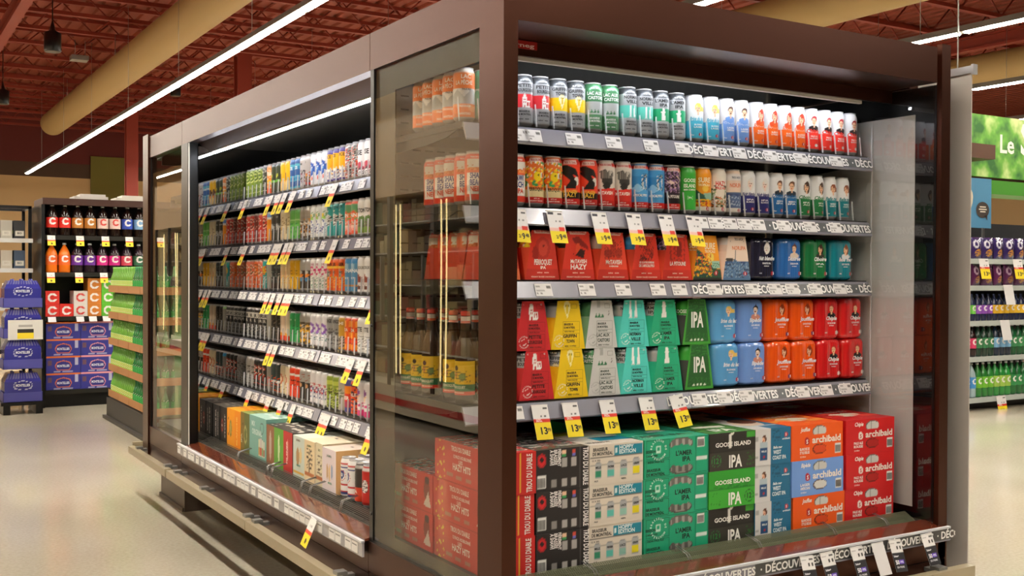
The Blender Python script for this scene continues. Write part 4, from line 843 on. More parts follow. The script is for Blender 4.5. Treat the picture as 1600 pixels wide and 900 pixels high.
for i, (x, y) in enumerate([(.075, .34), (.075, .415), (.075, .56), (.075, .635), (.075, .71), (.145, .33), (.145, .40), (.145, .52), (.145, .60), (.145, .68)]):
    t = thing('beer_bottle', f'brown glass beer bottle with yellow and green label, {nth(i%5+1)} from front, {"glass" if i<5 else "second"} file', 'bottle', (x, y, ZS[3]+.0085), -1.1+RND.uniform(-.2, .2), 'brown bottles behind the side glass')
    link('bottle_body', BOT, t); link('cap', CAPM, t); link('label', BL, t)

# ------------------------------------------------------------------ cartons
def carton_mb(w, d, h, front=(), top=(), left=(), right=(), base='888888', res=3.6):
    """origin at the middle of the front bottom edge, body towards +y"""
    mb = MB()
    def face(ops, L1, L2, fn):
        n1, n2 = max(2, int(L1*1000/res)), max(2, int(L2*1000/res))
        a = np.linspace(-L1/2, L1/2, n1); b = np.linspace(0, L2, n2); A, B = np.meshgrid(a, b)
        C = paint([('bg', base)]+list(ops), A*1000, B*1000)
        mb.add(fn(A, B, 0), [(j*n1+i, j*n1+i+1, (j+1)*n1+i+1, (j+1)*n1+i) for j in range(n2-1) for i in range(n1-1)], C.reshape(-1, 4))
        place_text(mb, ops, lambda u, v: fn(u/1000, v/1000, .0006))
    face(front, w, h, lambda a, b, e: np.stack([a, 0*a-e, b], -1))
    face(top, w, d, lambda a, b, e: np.stack([a, b, 0*a+h+e], -1))
    face(left, d, h, lambda a, b, e: np.stack([0*a-w/2-e, d/2-a, b], -1))
    face(right, d, h, lambda a, b, e: np.stack([0*a+w/2+e, d/2+a, b], -1))
    mb.add([(-w/2, d, 0), (w/2, d, 0), (w/2, d, h), (-w/2, d, h)], [(1, 0, 3, 2)], lin(base))
    mb.add([(-w/2, 0, 0), (w/2, 0, 0), (w/2, d, 0), (-w/2, d, 0)], [(3, 2, 1, 0)], lin(base))
    return mb
def barcode(u0, v0, u1, v1): return [('r', u0, v0, u1, v1, 'e8e8e4'), ('t', '||||||||||', (u0+u1)/2, v0+(v1-v0)*.3, (v1-v0)*.55, '2a2a2a', (u1-u0)*.84)]
def hole(u, v, a, b, inner='c8c8c4', edge='5a5a56'):
    return [('e', u, v, a, b, edge), ('e', u+1.5, v-.5, a-2, b-2.5, inner), ('r', u-a*.2, v-b+3, u-a*.1, v+b-3, '8a8a86')]
def hole2(u, v, a, b, inner): return [('e', u, v, a, b, '4a1a10'), ('e', u+2, v, a-3, b-3, inner), ('r', u-2, v-b+3, u, v+b-3, '6a1a10')]
def mini_can(u, v, w, h, c1, c2): return [('r', u-w/2, v, u+w/2, v+h, c1), ('r', u-w/2, v+h*.05, u+w/2, v+h*.5, c2), ('r', u-w*.36, v+h, u+w*.36, v+h*1.08, '8a8c8e')]
def seam(w, c='00000'): return []
def archi_box(w, col, name, sub1, sub2, inner2, dk, badge='b3202a'):
    h = w/2*1000
    A = [('bg', col)]+hole(10, 96, 34, 19)+hole2(10, 34, 34, 18, inner2)+[('r', -h, 49, h, 84, col), ('e', 10, 78, 24, 8, col)]
    A += [('e', -50, 63, 12, 14, badge), ('t', 'S', -50, 56, 14, 'f4f0f0' if badge != 'f0e4dc' else 'b3202a'), ('t', 'archibald', 44, 56, 23, 'f2e8de', 140), ('t', name, -60, 98, 14, 'f4ece6', 44, 0, 'c', .2), ('t', sub1, -62, 34, 9, 'f4ece6', 46), ('t', sub2, -62, 22, 9, 'f4ece6', 46), ('t', '12 X 355 ml', -70, 10, 5, 'f4ece6', 26)]
    A += barcode(86, 14, 116, 46)
    T = [('bg', col), ('e', 0, 120, 70, 40, 'f0e2cc'), ('n', 60, .3, dk, -120, 20, 120, 240, 3), ('t', 'archibald', 10, 180, 26, 'f4ece6', 150)]
    return A, T
HZ_L = [('bg', 'd0382c'), ('n', 22, .12, 'e8c23a', -170, 0, -120, 120, 4), ('t', 'TROU DU DIABLE', -20, 96, 15, 'f0dcd4', 120), ('t', '12 PACK HOUBLONNÉ', -10, 76, 10, 'f0dcd4', 110), ('t', 'LES', -20, 62, 10, 'f0dcd4', 24), ('t', 'HAZY HITS', -14, 40, 20, 'f4e6de', 110), ('e', 110, 70, 20, 34, '8a3428'), ('p', [(86, 20), (140, 16), (120, 66), (104, 40)], 'e8d8cc'), ('e', 112, 100, 16, 12, '4a2a2c'), ('r', -110, 16, -70, 30, 'b87a6a'), ('r', -50, 14, -14, 26, 'b87a6a'), ('r', 10, 12, 44, 24, 'b87a6a'), ('b', 0, 3, '9c2018')]
HZ_F = [('bg', 'c8231e'), ('r', -60, 8, -4, 56, '2a1620'), ('r', -60, 66, -4, 116, '2a1620')]+mini_can(-40, 74, 22, 34, 'b89ab0', '6a2a5a')+mini_can(-40, 14, 22, 34, '4a8ac0', '2a3c8a')+mini_can(-16, 74, 20, 34, 'd86a4a', '7a2a20')+[('t', 'TROU DU DIABLE', 52, 60, 19, 'f0e2da', 110, 90), ('r', 12, 4, 14, 118, 'e8c23a')]
HZ_T = [('bg', 'c8241c'), ('n', 26, .3, 'e8e0e0', -60, 30, 60, 350, 3), ('n', 20, .25, '3a2a5a', -60, 30, 60, 350, 5), ('n', 18, .2, '3a7a5a', -60, 30, 60, 350, 8)]
BK_F = [('bg', '201c1d'), ('r', -94, 62, 62, 63.5, '3a3637'), ('r', 62, 0, 64, 122, '4a4647'), ('e', -72, 90, 16, 20, 'a8141c'), ('e', -72, 90, 12, 15, 'd01f28'), ('e', -72, 92, 6, 8, '2a0f12'), ('t', 'FIÈREMENT', -16, 94, 11, 'f0ecea', 50, -90), ('t', 'BRASSÉE', -30, 96, 12, 'f0ecea', 44, -90), ('t', 'À SHAWI', -44, 96, 13, 'f0ecea', 44, -90), ('t', 'TROU DU DIABLE', 74, 62, 19, 'efebe8', 112, -90)]+mini_can(6, 96, 12, 18, 'e8c0a0', '3a9a5a')+mini_can(40, 96, 12, 18, 'c84a3a', '6a6ac0')+mini_can(6, 36, 12, 18, 'c83a2a', '6a1a1a')+mini_can(40, 36, 12, 18, 'c84a3a', '5a2a2a')+[('r', -2, 66, 16, 92, 'a8a4a2'), ('r', 32, 66, 50, 92, 'a8a4a2'), ('r', -2, 8, 16, 34, 'a8a4a2'), ('r', 32, 8, 50, 34, 'a8a4a2'), ('h', -2, 8, 50, 92, 4, '201c1d'), ('r', -40, 8, -20, 52, '8a8684'), ('h', -40, 8, -20, 52, 4, '201c1d')]+barcode(-88, 8, -58, 46)
BK_T = [('bg', '3a3435'), ('n', 34, .35, 'b8b0b0', -90, 20, 90, 340, 3), ('n', 26, .2, 'a82a2a', -90, 20, 90, 340, 6), ('n', 20, .12, '3a7a5a', -90, 20, 90, 340, 9), ('t', 'TROU', 0, 120, 60, '1c1819', 150)]
CR_F = [('bg', 'd9cfc0'), ('r', -10, 86, 98, 116, '12829a'), ('t', 'HOPPY', 36, 102, 12, 'e2f2f2', 54), ('t', 'EDITION', 40, 89, 12, 'e2f2f2', 62), ('e', -2, 100, 4, 9, 'd8ecec'), ('t', 'BRASSEUR', -60, 102, 10, '3a3a3a', 54), ('t', 'DE MONTRÉAL', -52, 89, 10, '3a3a3a', 74), ('r', -98, 82, 98, 83, '6a665e'), ('r', -98, 8, 98, 9, '6a665e'), ('r', -98, 20, 98, 21, '8a867c'), ('r', -98, 60, 98, 61, 'a8a498'), ('r', -46, 8, -45, 60, '8a867c'), ('r', 2, 8, 3, 60, '8a867c'), ('r', 50, 8, 51, 60, '8a867c')]+mini_can(-68, 22, 24, 44, 'a8aaac', '2c8a68')+mini_can(-22, 22, 24, 44, 'a8aaac', '58b8ac')+mini_can(26, 22, 24, 44, 'a8aaac', '8cbcae')+mini_can(74, 22, 24, 48, 'a8aaac', 'e2d21c')+[('t', 'MILLE', -68, 50, 7, '2a2a2a', 20), ('t', 'NORM', -22, 50, 7, '2a2a2a', 20), ('t', 'LACS', 26, 50, 7, '2a2a2a', 20), ('t', 'GRIFF', 74, 52, 7, '2a2a2a', 20), ('t', '12 X 355', -76, 72, 5, '4a4a4a', 30), ('t', 'ALE', -76, 11, 5, '4a4a4a', 14), ('t', 'NEIPA', 26, 11, 5, '4a4a4a', 18)]
CR_T = [('bg', 'd8d0c4'), ('r', -20, 60, 100, 130, '12829a'), ('r', -100, 200, 30, 250, 'd8d23a'), ('r', -60, 140, 100, 170, '9ab8ac'), ('t', 'BRASSEUR', -40, 30, 20, '4a4a48', 90)]
LA_F = [('bg', '17a076'), ('b', 0, 3, '0f7a58'), ('e', 18, 100, 48, 20, '5a5a56'), ('e', 18, 100, 44, 16, 'a09a94'), ('s', -20, 86, 58, 114, 26, '6a6662'), ('e', 18, 22, 48, 18, '4a4a46'), ('e', 18, 24, 44, 14, '8a8680'), ('s', -20, 12, 58, 34, 26, '5a5652'), ('r', -34, 40, 70, 88, '17a076'), ('e', 18, 88, 40, 10, '17a076'), ('e', 18, 44, 40, 14, '17a076'), ('t', "L'AMER", 28, 64, 15, '16332a', 66), ('t', 'IPA', 38, 44, 16, '16332a', 32), ('t', 'INDIA PALE ALE', -84, 48, 6, '16332a', 64), ('t', 'BRASSEUR', -92, 22, 9, '16332a', 54), ('t', 'DE MONTRÉAL', -84, 9, 9, '16332a', 72), ('c', 'BRASSEUR DE MONTRÉAL ', -74, 88, 26, 7, 'd8efe4'), ('r', -84, 78, -64, 100, 'bfe4d4'), ('r', -80, 84, -70, 96, '17a076'), ('t', 'SESSION', -104, 80, 8, '16332a', 40), ('t', 'CANETTES', -100, 68, 5, '16332a', 46), ('q', -122, 60, -30, 118, 1, '16332a'), ('q', -122, 6, -30, 56, 1, '16332a'), ('q', 76, 6, 126, 118, 1, '16332a'), ('r', 80, 42, 124, 54, 'dce8e2')]+barcode(82, 84, 112, 114)
LA_T = [('bg', '2fa888'), ('p', [(-20, 120), (60, 130), (54, 160), (-10, 150)], 'c4e0d4'), ('n', 40, .2, '1a8a68', -130, 20, 130, 250, 3), ('t', "L'AMER IPA", -30, 40, 34, '1c4a3a', 200), ('c', 'BRASSEUR DE MONTRÉAL ', -90, 60, 26, 8, 'd8efe4')]
def goose_f(dk):
    c0, c1, tx = ('262420', '34322c', 'efeee8') if dk else ('2d9a2c', '3aa832', 'f2f4ea')
    A = [('bg', c0), ('b', 0, 62, c1), ('b', 60, 61.5, '1a1a16' if dk else '1f7a24'), ('t', 'GOOSE ISLAND', 2, 76, 14, tx, 152), ('t', 'IPA', 12, 8, 40, tx, 56)]
    A += ([('n', 12, .3, '2c5a26', 60, 8, 98, 56, 3), ('k', -70, 32, 18, 20, '2c7a3a'), ('t', '12', -70, 24, 18, '2c7a3a'), ('r', 60, 98, 98, 120, '3a9a30'), ('p', [(-16, 70), (-4, 70), (-6, 108), (6, 116), (4, 122), (-18, 112)], 'e2e0d8')]
          if dk else [('n', 10, .4, '1f7a24', -80, 60, 80, 74, 3), ('k', 74, 30, 18, 20, '1a4a1c'), ('t', '12', 74, 22, 18, '1a4a1c'), ('n', 10, .2, '247a24', -90, 10, -50, 50, 6)])
    return A
GO_T = [('bg', '4a8a3c'), ('n', 30, .4, '2c5a26', -100, 10, 100, 260, 3), ('p', [(-60, 120), (60, 100), (70, 140), (-50, 150)], 'e2e4d8'), ('t', 'IPA', 0, 30, 50, 'e8eee0', 90)]
WC_F = [('bg', 'd3d2d2'), ('r', -10, 0, 90, 124, '17688e'), ('r', -83, 61, 83, 62, '8aa0ac')]+person_art(-40, 88, 11, '5a3424', 'l', 'e8b898', '9ab4c4')+[('r', -57, 18, -23, 62, '1c4a78'), ('r', -57, 60, -23, 76, 'aebfc8'), ('e', -40, 28, 5, 5, 'b3202a'), ('t', 'BELLE', -40, 44, 6, 'e0e8ec', 22), ('r', -80, 24, -64, 54, 'a8a8a8'), ('h', -80, 24, -64, 54, 4, 'd3d2d2'), ('r', -80, 80, -64, 104, 'a8a8a8'), ('h', -80, 80, -64, 104, 4, 'd3d2d2'), ('t', 'Belle mer', 22, 52, 9, 'e4eef2', 40, 0, 'c', .2), ('t', 'WEST', 20, 34, 13, 'e4eef2', 36), ('t', 'COAST IPA', 30, 16, 13, 'e4eef2', 62), ('e', 60, 96, 8, 8, 'c02a30'), ('t', 'S', 60, 92, 9, 'f4f0f0'), ('t', 'archibald', 60, 80, 6, 'e4eef2', 34), ('n', 10, .4, '12506e', 0, 76, 36, 116, 3)]
WC_T = [('bg', '1f6c94'), ('r', -90, 0, -10, 300, 'd8d6d4'), ('e', 0, 130, 56, 70, 'e0c8b4'), ('e', 20, 170, 50, 50, '6a3c2a'), ('r', -90, 60, 90, 76, 'c2cdd2')]
JA, JT = archi_box(.25, 'ea5a10', 'Joufflue', 'BLANCHE DE', 'STYLE BELGE', 'd8481a', 'f4a04a')
BA, BT = archi_box(.25, '6f9ade', 'Bipède', 'LAGER', 'AMÉRICAINE', 'd4d4d0', '8ab0e8')
CA, CT = archi_box(.25, 'c8151a', 'Chipie', 'PALE ALE', 'ROUSSE', 'a81a18', 'e84a3a', 'f0e4dc')
BH = .1205; ZB = .4555; YB = .128
COLS = [ # name, x centre, width, depth, [(front, top, words) bottom to top], rows deep
 ('haz', .123, .132, .375, [(HZ_F, HZ_T, HZ_L, 'c8241c', 'red carton with cartoon lettering beside side glass')]*3, 1),
 ('blk', .284, .184, .36, [(BK_F, BK_T, (), '201c1d', 'black carton with red rooster disc and vertical lettering')]*3, 1),
 ('crm', .478, .198, .27, [(CR_F, CR_T, (), 'd6ccbd', 'cream carton with teal flash and four printed cans')]*3, 1),
 ('grn', .710, .258, .27, [(LA_F, LA_T, (), '17a076', 'emerald twelve-can carton with oval handle')]*3, 2),
 ('goo', .944, .198, .27, [(goose_f(True), GO_T, (), '2c2a24', 'black and green carton'), (goose_f(False), GO_T, (), '2d9a2c', 'bright green carton'), (goose_f(True), GO_T, (), '2c2a24', 'black carton with goose neck')], 2),
 ('wst', 1.128, .164, .27, [(WC_F, WC_T, (), '17688e', 'white and deep blue carton with long-haired portrait')]*3, 2),
 ('ora', 1.342, .250, .27, [(JA, JT, (), 'ea5a10', 'orange carton'), (BA, BT, (), '6f9ade', 'periwinkle blue carton'), (JA, JT, (), 'ea5a10', 'orange carton')], 2),
 ('red', 1.597, .250, .27, [(CA, CT, (), 'c8151a', 'scarlet carton')]*3, 2),
]
BMESH = {}
for nm, x, w, d, lv, deep in COLS:
    for j in range(deep):
        for q in range(3):
            fr, tp, lf, base, words_ = lv[q]
            key = (nm, id(fr))
            if key not in BMESH: BMESH[key] = carton_mb(w, d, BH, fr, tp, lf, lf, base).mesh('beer_carton', CARD)
            pos = ('bottom', 'middle', 'top')[q]+' of its stack'+(', back row' if j else ' in end cooler')
            o = link('beer_carton', BMESH[key], None, (x+RND.uniform(-.002, .002)+(-.004*q if nm in ('ora', 'wst') else 0), YB+(d+.004)*j+RND.uniform(0, .006), ZB+BH*q+.0004*q), RND.uniform(-.006, .006))
            tag(o, f'{words_}, {pos}', 'beer carton', 'beer cartons stacked in the bottom of the end cooler')
m2 = BMESH[('haz', id(HZ_F))]
for q in range(2):
    o = link('beer_carton', m2, None, (.123, YB+.385, ZB+BH*q), 0) if 0 else link('beer_carton', carton_mb(.132, .30, BH, HZ_F, HZ_T, [t if t[0] != 't' else t for t in HZ_L], (), 'c8241c').mesh('beer_carton', CARD), None, (.123, YB+.387, ZB+(BH+.0004)*q))
    tag(o, f'red cartoon-lettered carton, {"bottom" if q == 0 else "top"} of the low stack against the back wall', 'beer carton', 'beer cartons stacked in the bottom of the end cooler')
o = link('beer_carton', carton_mb(.37, .12, .085, [('bg', 'f07a12'), ('r', -185, 0, -92, 90, 'd8481a'), ('e', 20, 40, 14, 14, 'c8302a'), ('t', '12', 140, 28, 30, 'f6c88a'), ('n', 14, .3, 'f6b060', 60, 20, 130, 80, 3), ('t', 'BLONDE', -120, 40, 14, 'f4c0a0', 60, 90)], (), (), (), 'ee7a1a').mesh('beer_carton', CARD), None, (1.16, .60, ZB+BH*3+.0018))
tag(o, 'slim orange carton standing on the back cartons under the fourth shelf', 'beer carton')
# ------------------------------------------------------------------ cartons and loose cans low in the long cooler (fronts face -x)
def tall_box(y0, y1, h, front, top, base, label, depth=.36, z=.4585, x=.125, side=(), row=''):
    w = y1-y0-.002; mb = carton_mb(w, depth, h, front, top, side, side, base, 5)
    o = obj('beer_carton', mb, CARD, None, (x, (y0+y1)/2, z), -math.pi/2+RND.uniform(-.01, .01)); return tag(o, label, 'beer carton', 'cartons along the bottom of the long cooler')
dots = lambda u: [('e', u, 60, 5, 7, '241c18'), ('e', u, 140, 5, 7, '241c18')]
tall_box(1.47, 1.615, .172, [('bg', 'dccfd2'), ('t', 'JASMIN', 0, 140, 9, '5a6a5a', 50), ('e', -20, 80, 9, 30, 'c8a06a'), ('e', 4, 76, 9, 34, 'dcb87a'), ('e', 28, 84, 9, 30, '8c9cb8'), ('t', 'MIXED', 10, 34, 8, '4a8a6a', 40)], [('bg', 'e6d3c4'), ('e', 0, 100, 12, 5, '3a2a24')], 'e8c08c', 'pale pink carton with orange side next to the loose cans', side=[('bg', 'e8bc84'), ('k', 120, 140, 14, 16, '8a6a4a'), ('k', 120, 100, 14, 16, '8a6a4a')])
tall_box(1.62, 1.70, .178, [('bg', 'd9cfae'), ('t', 'BIO', 0, 146, 9, '5a6a3a', 24), ('n', 14, .3, '4a3a2a', -26, 50, 26, 130, 3), ('b', 30, 46, 'b0683c')], [('bg', 'e8dcc0')], 'dccfae', 'narrow cream carton with dark tree print', x=.13)
tall_box(1.70, 1.955, .176, [('bg', 'dcc8a0'), ('r', 20, 0, 200, 200, 'dcc8a0'), ('r', -130, 0, 10, 200, 'c4cfc4'), ('p', [(-126, 30), (6, 30), (6, 20), (-126, 20)], 'c89a3a'), ('n', 16, .35, '3c3026', 34, 60, 104, 140, 3), ('r', 62, 34, 70, 80, '3c3026'), ('r', 14, 30, 124, 46, 'b0683c'), ('t', 'JASMIN', 66, 150, 9, '5a6a3a', 50), ('t', 'JASMIN', -64, 156, 9, '7a6a5a', 50), ('e', -70, 90, 18, 40, 'b08a5a'), ('e', -36, 100, 14, 34, 'd8c08a'), ('t', 'BIERE', -60, 50, 8, '3a8a7a', 44)], [('bg', 'dfe2d6'), ('r', 10, 0, 130, 400, 'e8dabc'), ('e', -60, 120, 14, 6, '2a2622'), ('e', 70, 120, 14, 6, '2a2622')], 'dccfb4', 'beige and pale green carton with tree and bottle prints')
tall_box(1.96, 2.305, .18, [('bg', '8a5a3c'), ('r', -64, 0, 54, 200, '62a03a'), ('r', 54, 0, 190, 200, 'b82c2c'), ('e', -118, 90, 16, 66, 'b8a898'), ('e', -4, 90, 12, 60, 'c8d8a8'), ('e', 110, 96, 8, 50, 'd88a80'), ('t', 'PILSNER', 110, 90, 16, 'e8c8c0', 100, 90)], [('bg', '38342f'), ('n', 40, .25, 'd8d4c8', -180, 20, 180, 330, 3), ('t', 'GOLD', 80, 240, 30, 'e8dcc8', 90)], '38342f', 'black-topped carton with brown, green and red front stripes')
tall_box(2.31, 2.55, .198, [('bg', '79aca0'), ('t', 'MIX', -60, 150, 24, 'c8dcd4', 50), ('t', 'ORIGINAL', -10, 112, 26, 'c8dcd4', 140), ('k', 60, 150, 22, 26, '4a5a54')]+mini_can(20, 20, 16, 76, 'e0d8b0', 'c88a3a')+mini_can(44, 20, 16, 80, 'd0c0b8', 'c8442a')+mini_can(66, 20, 16, 76, 'd8d0c0', '8a9a4a')+mini_can(90, 20, 16, 70, 'd8d0c0', 'b05a3a')+[('r', -110, 70, 10, 71.5, 'c8dcd4'), ('r', -110, 54, 10, 55.5, 'c8dcd4'), ('r', -110, 38, 10, 39.5, 'c8dcd4')], [('bg', 'a8d0c0'), ('n', 40, .2, 'e2f0e8', -120, 20, 120, 340, 3), ('e', 60, 90, 16, 8, '26221e')], '79aca0', 'big pale teal carton with four printed cans')
tall_box(2.555, 2.69, .195, [('bg', '5c6630'), ('r', -68, 0, -8, 200, '7a6424'), ('e', 6, 90, 24, 44, 'a8a468'), ('e', 6, 90, 16, 30, '5c6630'), ('t', 'IPA', -44, 70, 16, 'd8d4b0', 44, 90)]+dots(-30), [('bg', '8a9a50'), ('n', 30, .3, '5c6a34', -70, 20, 70, 330, 3)], '5c6630', 'olive green carton with oval badge')
tall_box(2.695, 2.915, .19, [('bg', 'ee9a14'), ('r', 20, 0, 120, 200, 'ec8c10'), ('e', -50, 92, 20, 42, '8a7a3c'), ('e', -50, 92, 13, 30, 'b8a050'), ('t', 'BLANCHE', 60, 90, 18, 'f6cc6a', 140, 90)]+dots(-84), [('bg', 'f2a81e'), ('n', 40, .2, 'e2701a', -120, 20, 120, 340, 3)], 'ee9a14', 'orange carton with olive oval badge, long cooler')
BKT = [('bg', '4c4640'), ('n', 34, .3, '8c8478', -120, 20, 120, 340, 3)]
tall_box(2.92, 3.04, .185, [('bg', '231f1e'), ('e', -20, 90, 16, 34, 'b04a40'), ('e', -20, 90, 10, 22, '231f1e'), ('t', 'IPA', -20, 84, 12, 'e0d8d0', 16), ('t', 'STOUT', 34, 90, 14, 'd8d0c8', 120, 90)]+dots(-50), BKT, '231f1e', 'black carton with red oval badge')
tall_box(3.045, 3.168, .184, [('bg', '1d1b1b'), ('t', 'DOUBLE IPA', 0, 90, 16, 'd8d0c8', 140, 90), ('t', 'BREWING', 36, 90, 12, 'c8c0b8', 120, 90)]+dots(-40), BKT, '1d1b1b', 'black carton with vertical lettering against the dark end panel')
# a second line of cartons behind
bk = [(1.0, 1.20, 'c8d0c8', 'pale green'), (1.21, 1.45, 'e0d0b0', 'sand-coloured'), (1.46, 1.70, 'e8d4c8', 'blush pink'), (1.71, 1.955, 'cfd8d0', 'whitish green'), (1.96, 2.2, '36322e', 'black-lidded'), (2.21, 2.45, '3a3a34', 'charcoal'), (2.46, 2.69, 'c8302a', 'crimson'), (2.70, 2.92, 'f0a21c', 'amber'), (2.93, 3.168, 'b02828', 'dark red')]
for y0, y1, c, wd in bk:
    top = [('bg', c), ('n', 40, .22, 'e8e4d8', -120, 20, 120, 340, int(y0*10)), ('e', 40, 60, 14, 6, '241f1c')]
    if wd == 'charcoal': top += [('r', -90, 20, 20, 70, '1c1c1a'), ('t', 'PILSNER', -30, 30, 22, 'e8c81c', 90)]
    tall_box(y0, y1, .172, [('bg', c)], top, c, f'{wd} carton in the back line of the long cooler floor', x=.49, depth=.34)
# loose cans at the corner end
LC = {'labatt': [('bg', 'e4e2e0'), ('b', 130, 138, 'c02a2c'), ('b', 118, 122, '2a3c7a'), ('p', [(-14, 108), (14, 108), (12, 84), (0, 72), (-12, 84)], '26387c'), ('k', 0, 88, 18, 20, 'c83a3a'), ('t', '50', 0, 84, 14, 'f0f0f0', 14), ('b', 50, 56, 'c02a2c'), ('b', 26, 30, 'c02a2c'), ('b', 16, 24, '2a3c7a')],
      'blk': [('bg', '2a2422'), ('b', 14, 66, 'c83a1c'), ('b', 136, 150, 'a8a6a4M'), ('t', 'BRUTAL', 0, 96, 16, 'e8e2da', 60, 90), ('t', 'IPA', 0, 44, 12, 'f0e0d0', 30)],
      'rd': [('bg', 'b81c18'), ('b', 136, 150, 'c8c6c4M'), ('e', 6, 80, 16, 24, 'dcdad8'), ('n', 7, .3, '3a2a2a', -12, 56, 24, 104, 3), ('b', 12, 20, '8a1410')]}
for i, (k, y) in enumerate([('labatt', 1.435), ('labatt', 1.365), ('blk', 1.295), ('rd', 1.228), ('rd', 1.158), ('labatt', 1.088), ('labatt', 1.02)]):
    for j in (0, 1):
        w = {'labatt': 'white can with blue shield and red rings', 'blk': 'black and red can with vertical lettering', 'rd': 'deep red can with pale emblem'}[k]
        near_can('tall_can', LC[k], 'L'+k, f'{w}, {nth(7-i)} from corner, {"front" if j == 0 else "back"} line', (.165+.068*j, y, .456), -math.pi/2+RND.uniform(-.4, .4), 'loose cans on the floor of the long cooler')
# ------------------------------------------------------------------ hanging price tags
def tag_mesh(kind):
    mb = MB(); w, h = (.058, .098)
    n1, n2 = 24, 40; a = np.linspace(-w/2, w/2, n1); b = np.linspace(-h, 0, n2); A_, B_ = np.meshgrid(a, b)
    if kind == '13': A = [('bg', 'e0dddb'), ('b', -98, -50, 'ecd40f'), ('b', -50, -38, 'd8301f'), ('s', -2, -34, 22, -28, 3, '6a6866'), ('r', 10, -12, 24, -6, '4a4846'), ('r', -24, -10, 0, -8, 'b0aeac'), ('t', '13', 2, -82, 20, '1c1a18', 24), ('t', '99', 20, -76, 11, '1c1a18', 12), ('t', 'SUPER', -12, -42, 4, 'f6e0d8', 18), ('t', 'SPÉCIAL', -10, -47, 4, 'f6e0d8', 22)]
    elif kind == '9': A = [('bg', 'e0dddb'), ('b', -98, -62, 'ecd40f'), ('b', -62, -52, 'e8b8b0'), ('r', 4, -62, 24, -50, 'd8301f'), ('r', -24, -12, -4, -4, '34323a'), ('r', 10, -12, 24, -6, '4a4846'), ('s', -2, -34, 22, -28, 3, '8a8886'), ('t', '2/', -6, -84, 10, '1c1a18', 9), ('t', '9', 6, -88, 18, '1c1a18', 10), ('t', '48', 19, -82, 11, '1c1a18', 12)]
    elif kind == '50': A = [('bg', 'dddbd9'), ('b', -98, -38, '1c1b20'), ('r', -2, -74, 20, -62, '6a4ac0'), ('r', 8, -12, 24, -6, '4a4846'), ('r', -24, -12, -4, -10, 'a8a6a4'), ('s', 0, -28, 22, -20, 3, '3a3836'), ('t', '50', -13, -74, 13, 'f0f0f4', 18), ('t', 'PTS', 9, -71, 6, 'f0f0f4', 14), ('t', 'Scène+', -12, -52, 6, 'f0f0f4', 24), ('t', 'EN PRIME', -2, -86, 6, 'c8c8cc', 36)]
    elif kind == 'blank': A = [('bg', 'd8d6d6'), ('b', -30, -29, 'b8b6b6')]
    else: A = [('bg', 'e2dfda'), ('b', -98, -54, 'ecd42a'), ('b', -54, -42, 'e0503a'), ('s', -10, -30, 18, -22, 4, '8a8886'), ('e', 2, -78, 8, 9, '5a4a10')]
    C = paint(A, A_*1000, B_*1000)
    fn = lambda u, v, e=0: np.stack([u, -.003-e-(-v)*.40+0*u, v], -1)
    mb.add(fn(A_, B_), [(j*n1+i, j*n1+i+1, (j+1)*n1+i+1, (j+1)*n1+i) for j in range(n2-1) for i in range(n1-1)], C.reshape(-1, 4))
    mb.add(fn(np.array([-w/2, w/2, w/2, -w/2]), np.array([-h, -h, 0, 0]), -.0006), [(3, 2, 1, 0)], lin('d8d6d2'))
    place_text(mb, A, lambda u, v: fn(u/1000, v/1000, .0006))
    mb.box((-w/2, -.004, -.002), (w/2, .0, .002), 'e6e4e2')
    return mb.mesh('price_tag', PAPER)
TM = {k: tag_mesh(k) for k in ('13', '9', '50', 'blank', 'far')}
def ptag(kind, loc, rot, label, grp, tilt=0):
    o = link('price_tag', TM[kind], None, loc); o.rotation_euler = (0, tilt, rot); return tag(o, label, 'price tag', grp)
for i, x in enumerate((.205, .335, .500, .635, .765, .882)):
    ptag('9', (x, YS-.010, ZS[1]-.004), 0, f'yellow-footed price tag, {nth(i+1)} from the corner post, second shelf rail', 'yellow price tags on the second rail', RND.uniform(.0, .05))
for i, x in enumerate((.285, .395, .535, .690, .815)):
    ptag('13', (x, YS-.010, ZS[3]-.004), 0, f'red and yellow price tag, {nth(i+1)} from the corner post, fourth shelf rail', 'red and yellow price tags on the fourth rail', RND.uniform(.0, .05)+(-.15 if i == 4 else 0))
for i, (x, k) in enumerate(((1.115, '50'), (1.205, '50'), (1.345, '50'), (1.448, 'blank'), (1.535, '50'), (1.70, '50'))):
    ptag(k, (x, -.024, .428), 0, ('blank white tag hanging from the lip strip' if k == 'blank' else f'black-footed points tag, {nth(i+1)} along the lip strip'), 'tags hanging from the lip strip', RND.uniform(-.03, .06))
cnt = {}
for lv, ys_ in enumerate(((3.02, 2.62, 2.50, 2.42, 2.30, 1.80), (3.02, 2.55, 2.49, 2.40, 2.33, 1.80), (2.66, 2.58, 2.48, 2.40, 2.34, 1.20+.18), (2.62, 2.55, 1.50, 1.62), (2.95, 2.64, 2.46, 2.30, 1.92, 1.88, 1.42))):
    for i, y in enumerate(ys_):
        ptag('far', (XS-.012, y, ZL[lv]-.004), -math.pi/2, f'yellow-footed price tag, {nth(i+1)} from the dark end panel, {SHN[lv]} rail of long cooler', 'yellow price tags in the long cooler', RND.uniform(-.05, .05))
ptag('far', (-.027, 1.30, .418), -math.pi/2, 'yellow-footed price tag hanging from the outer lip of the long cooler', 'yellow price tags in the long cooler', .1)
# small white sign clips on the long cooler shelves
for x, y, z in ((.30, 2.28, ZL[1]+.17), (.30, 1.75, ZL[1]+.235)):
    pass

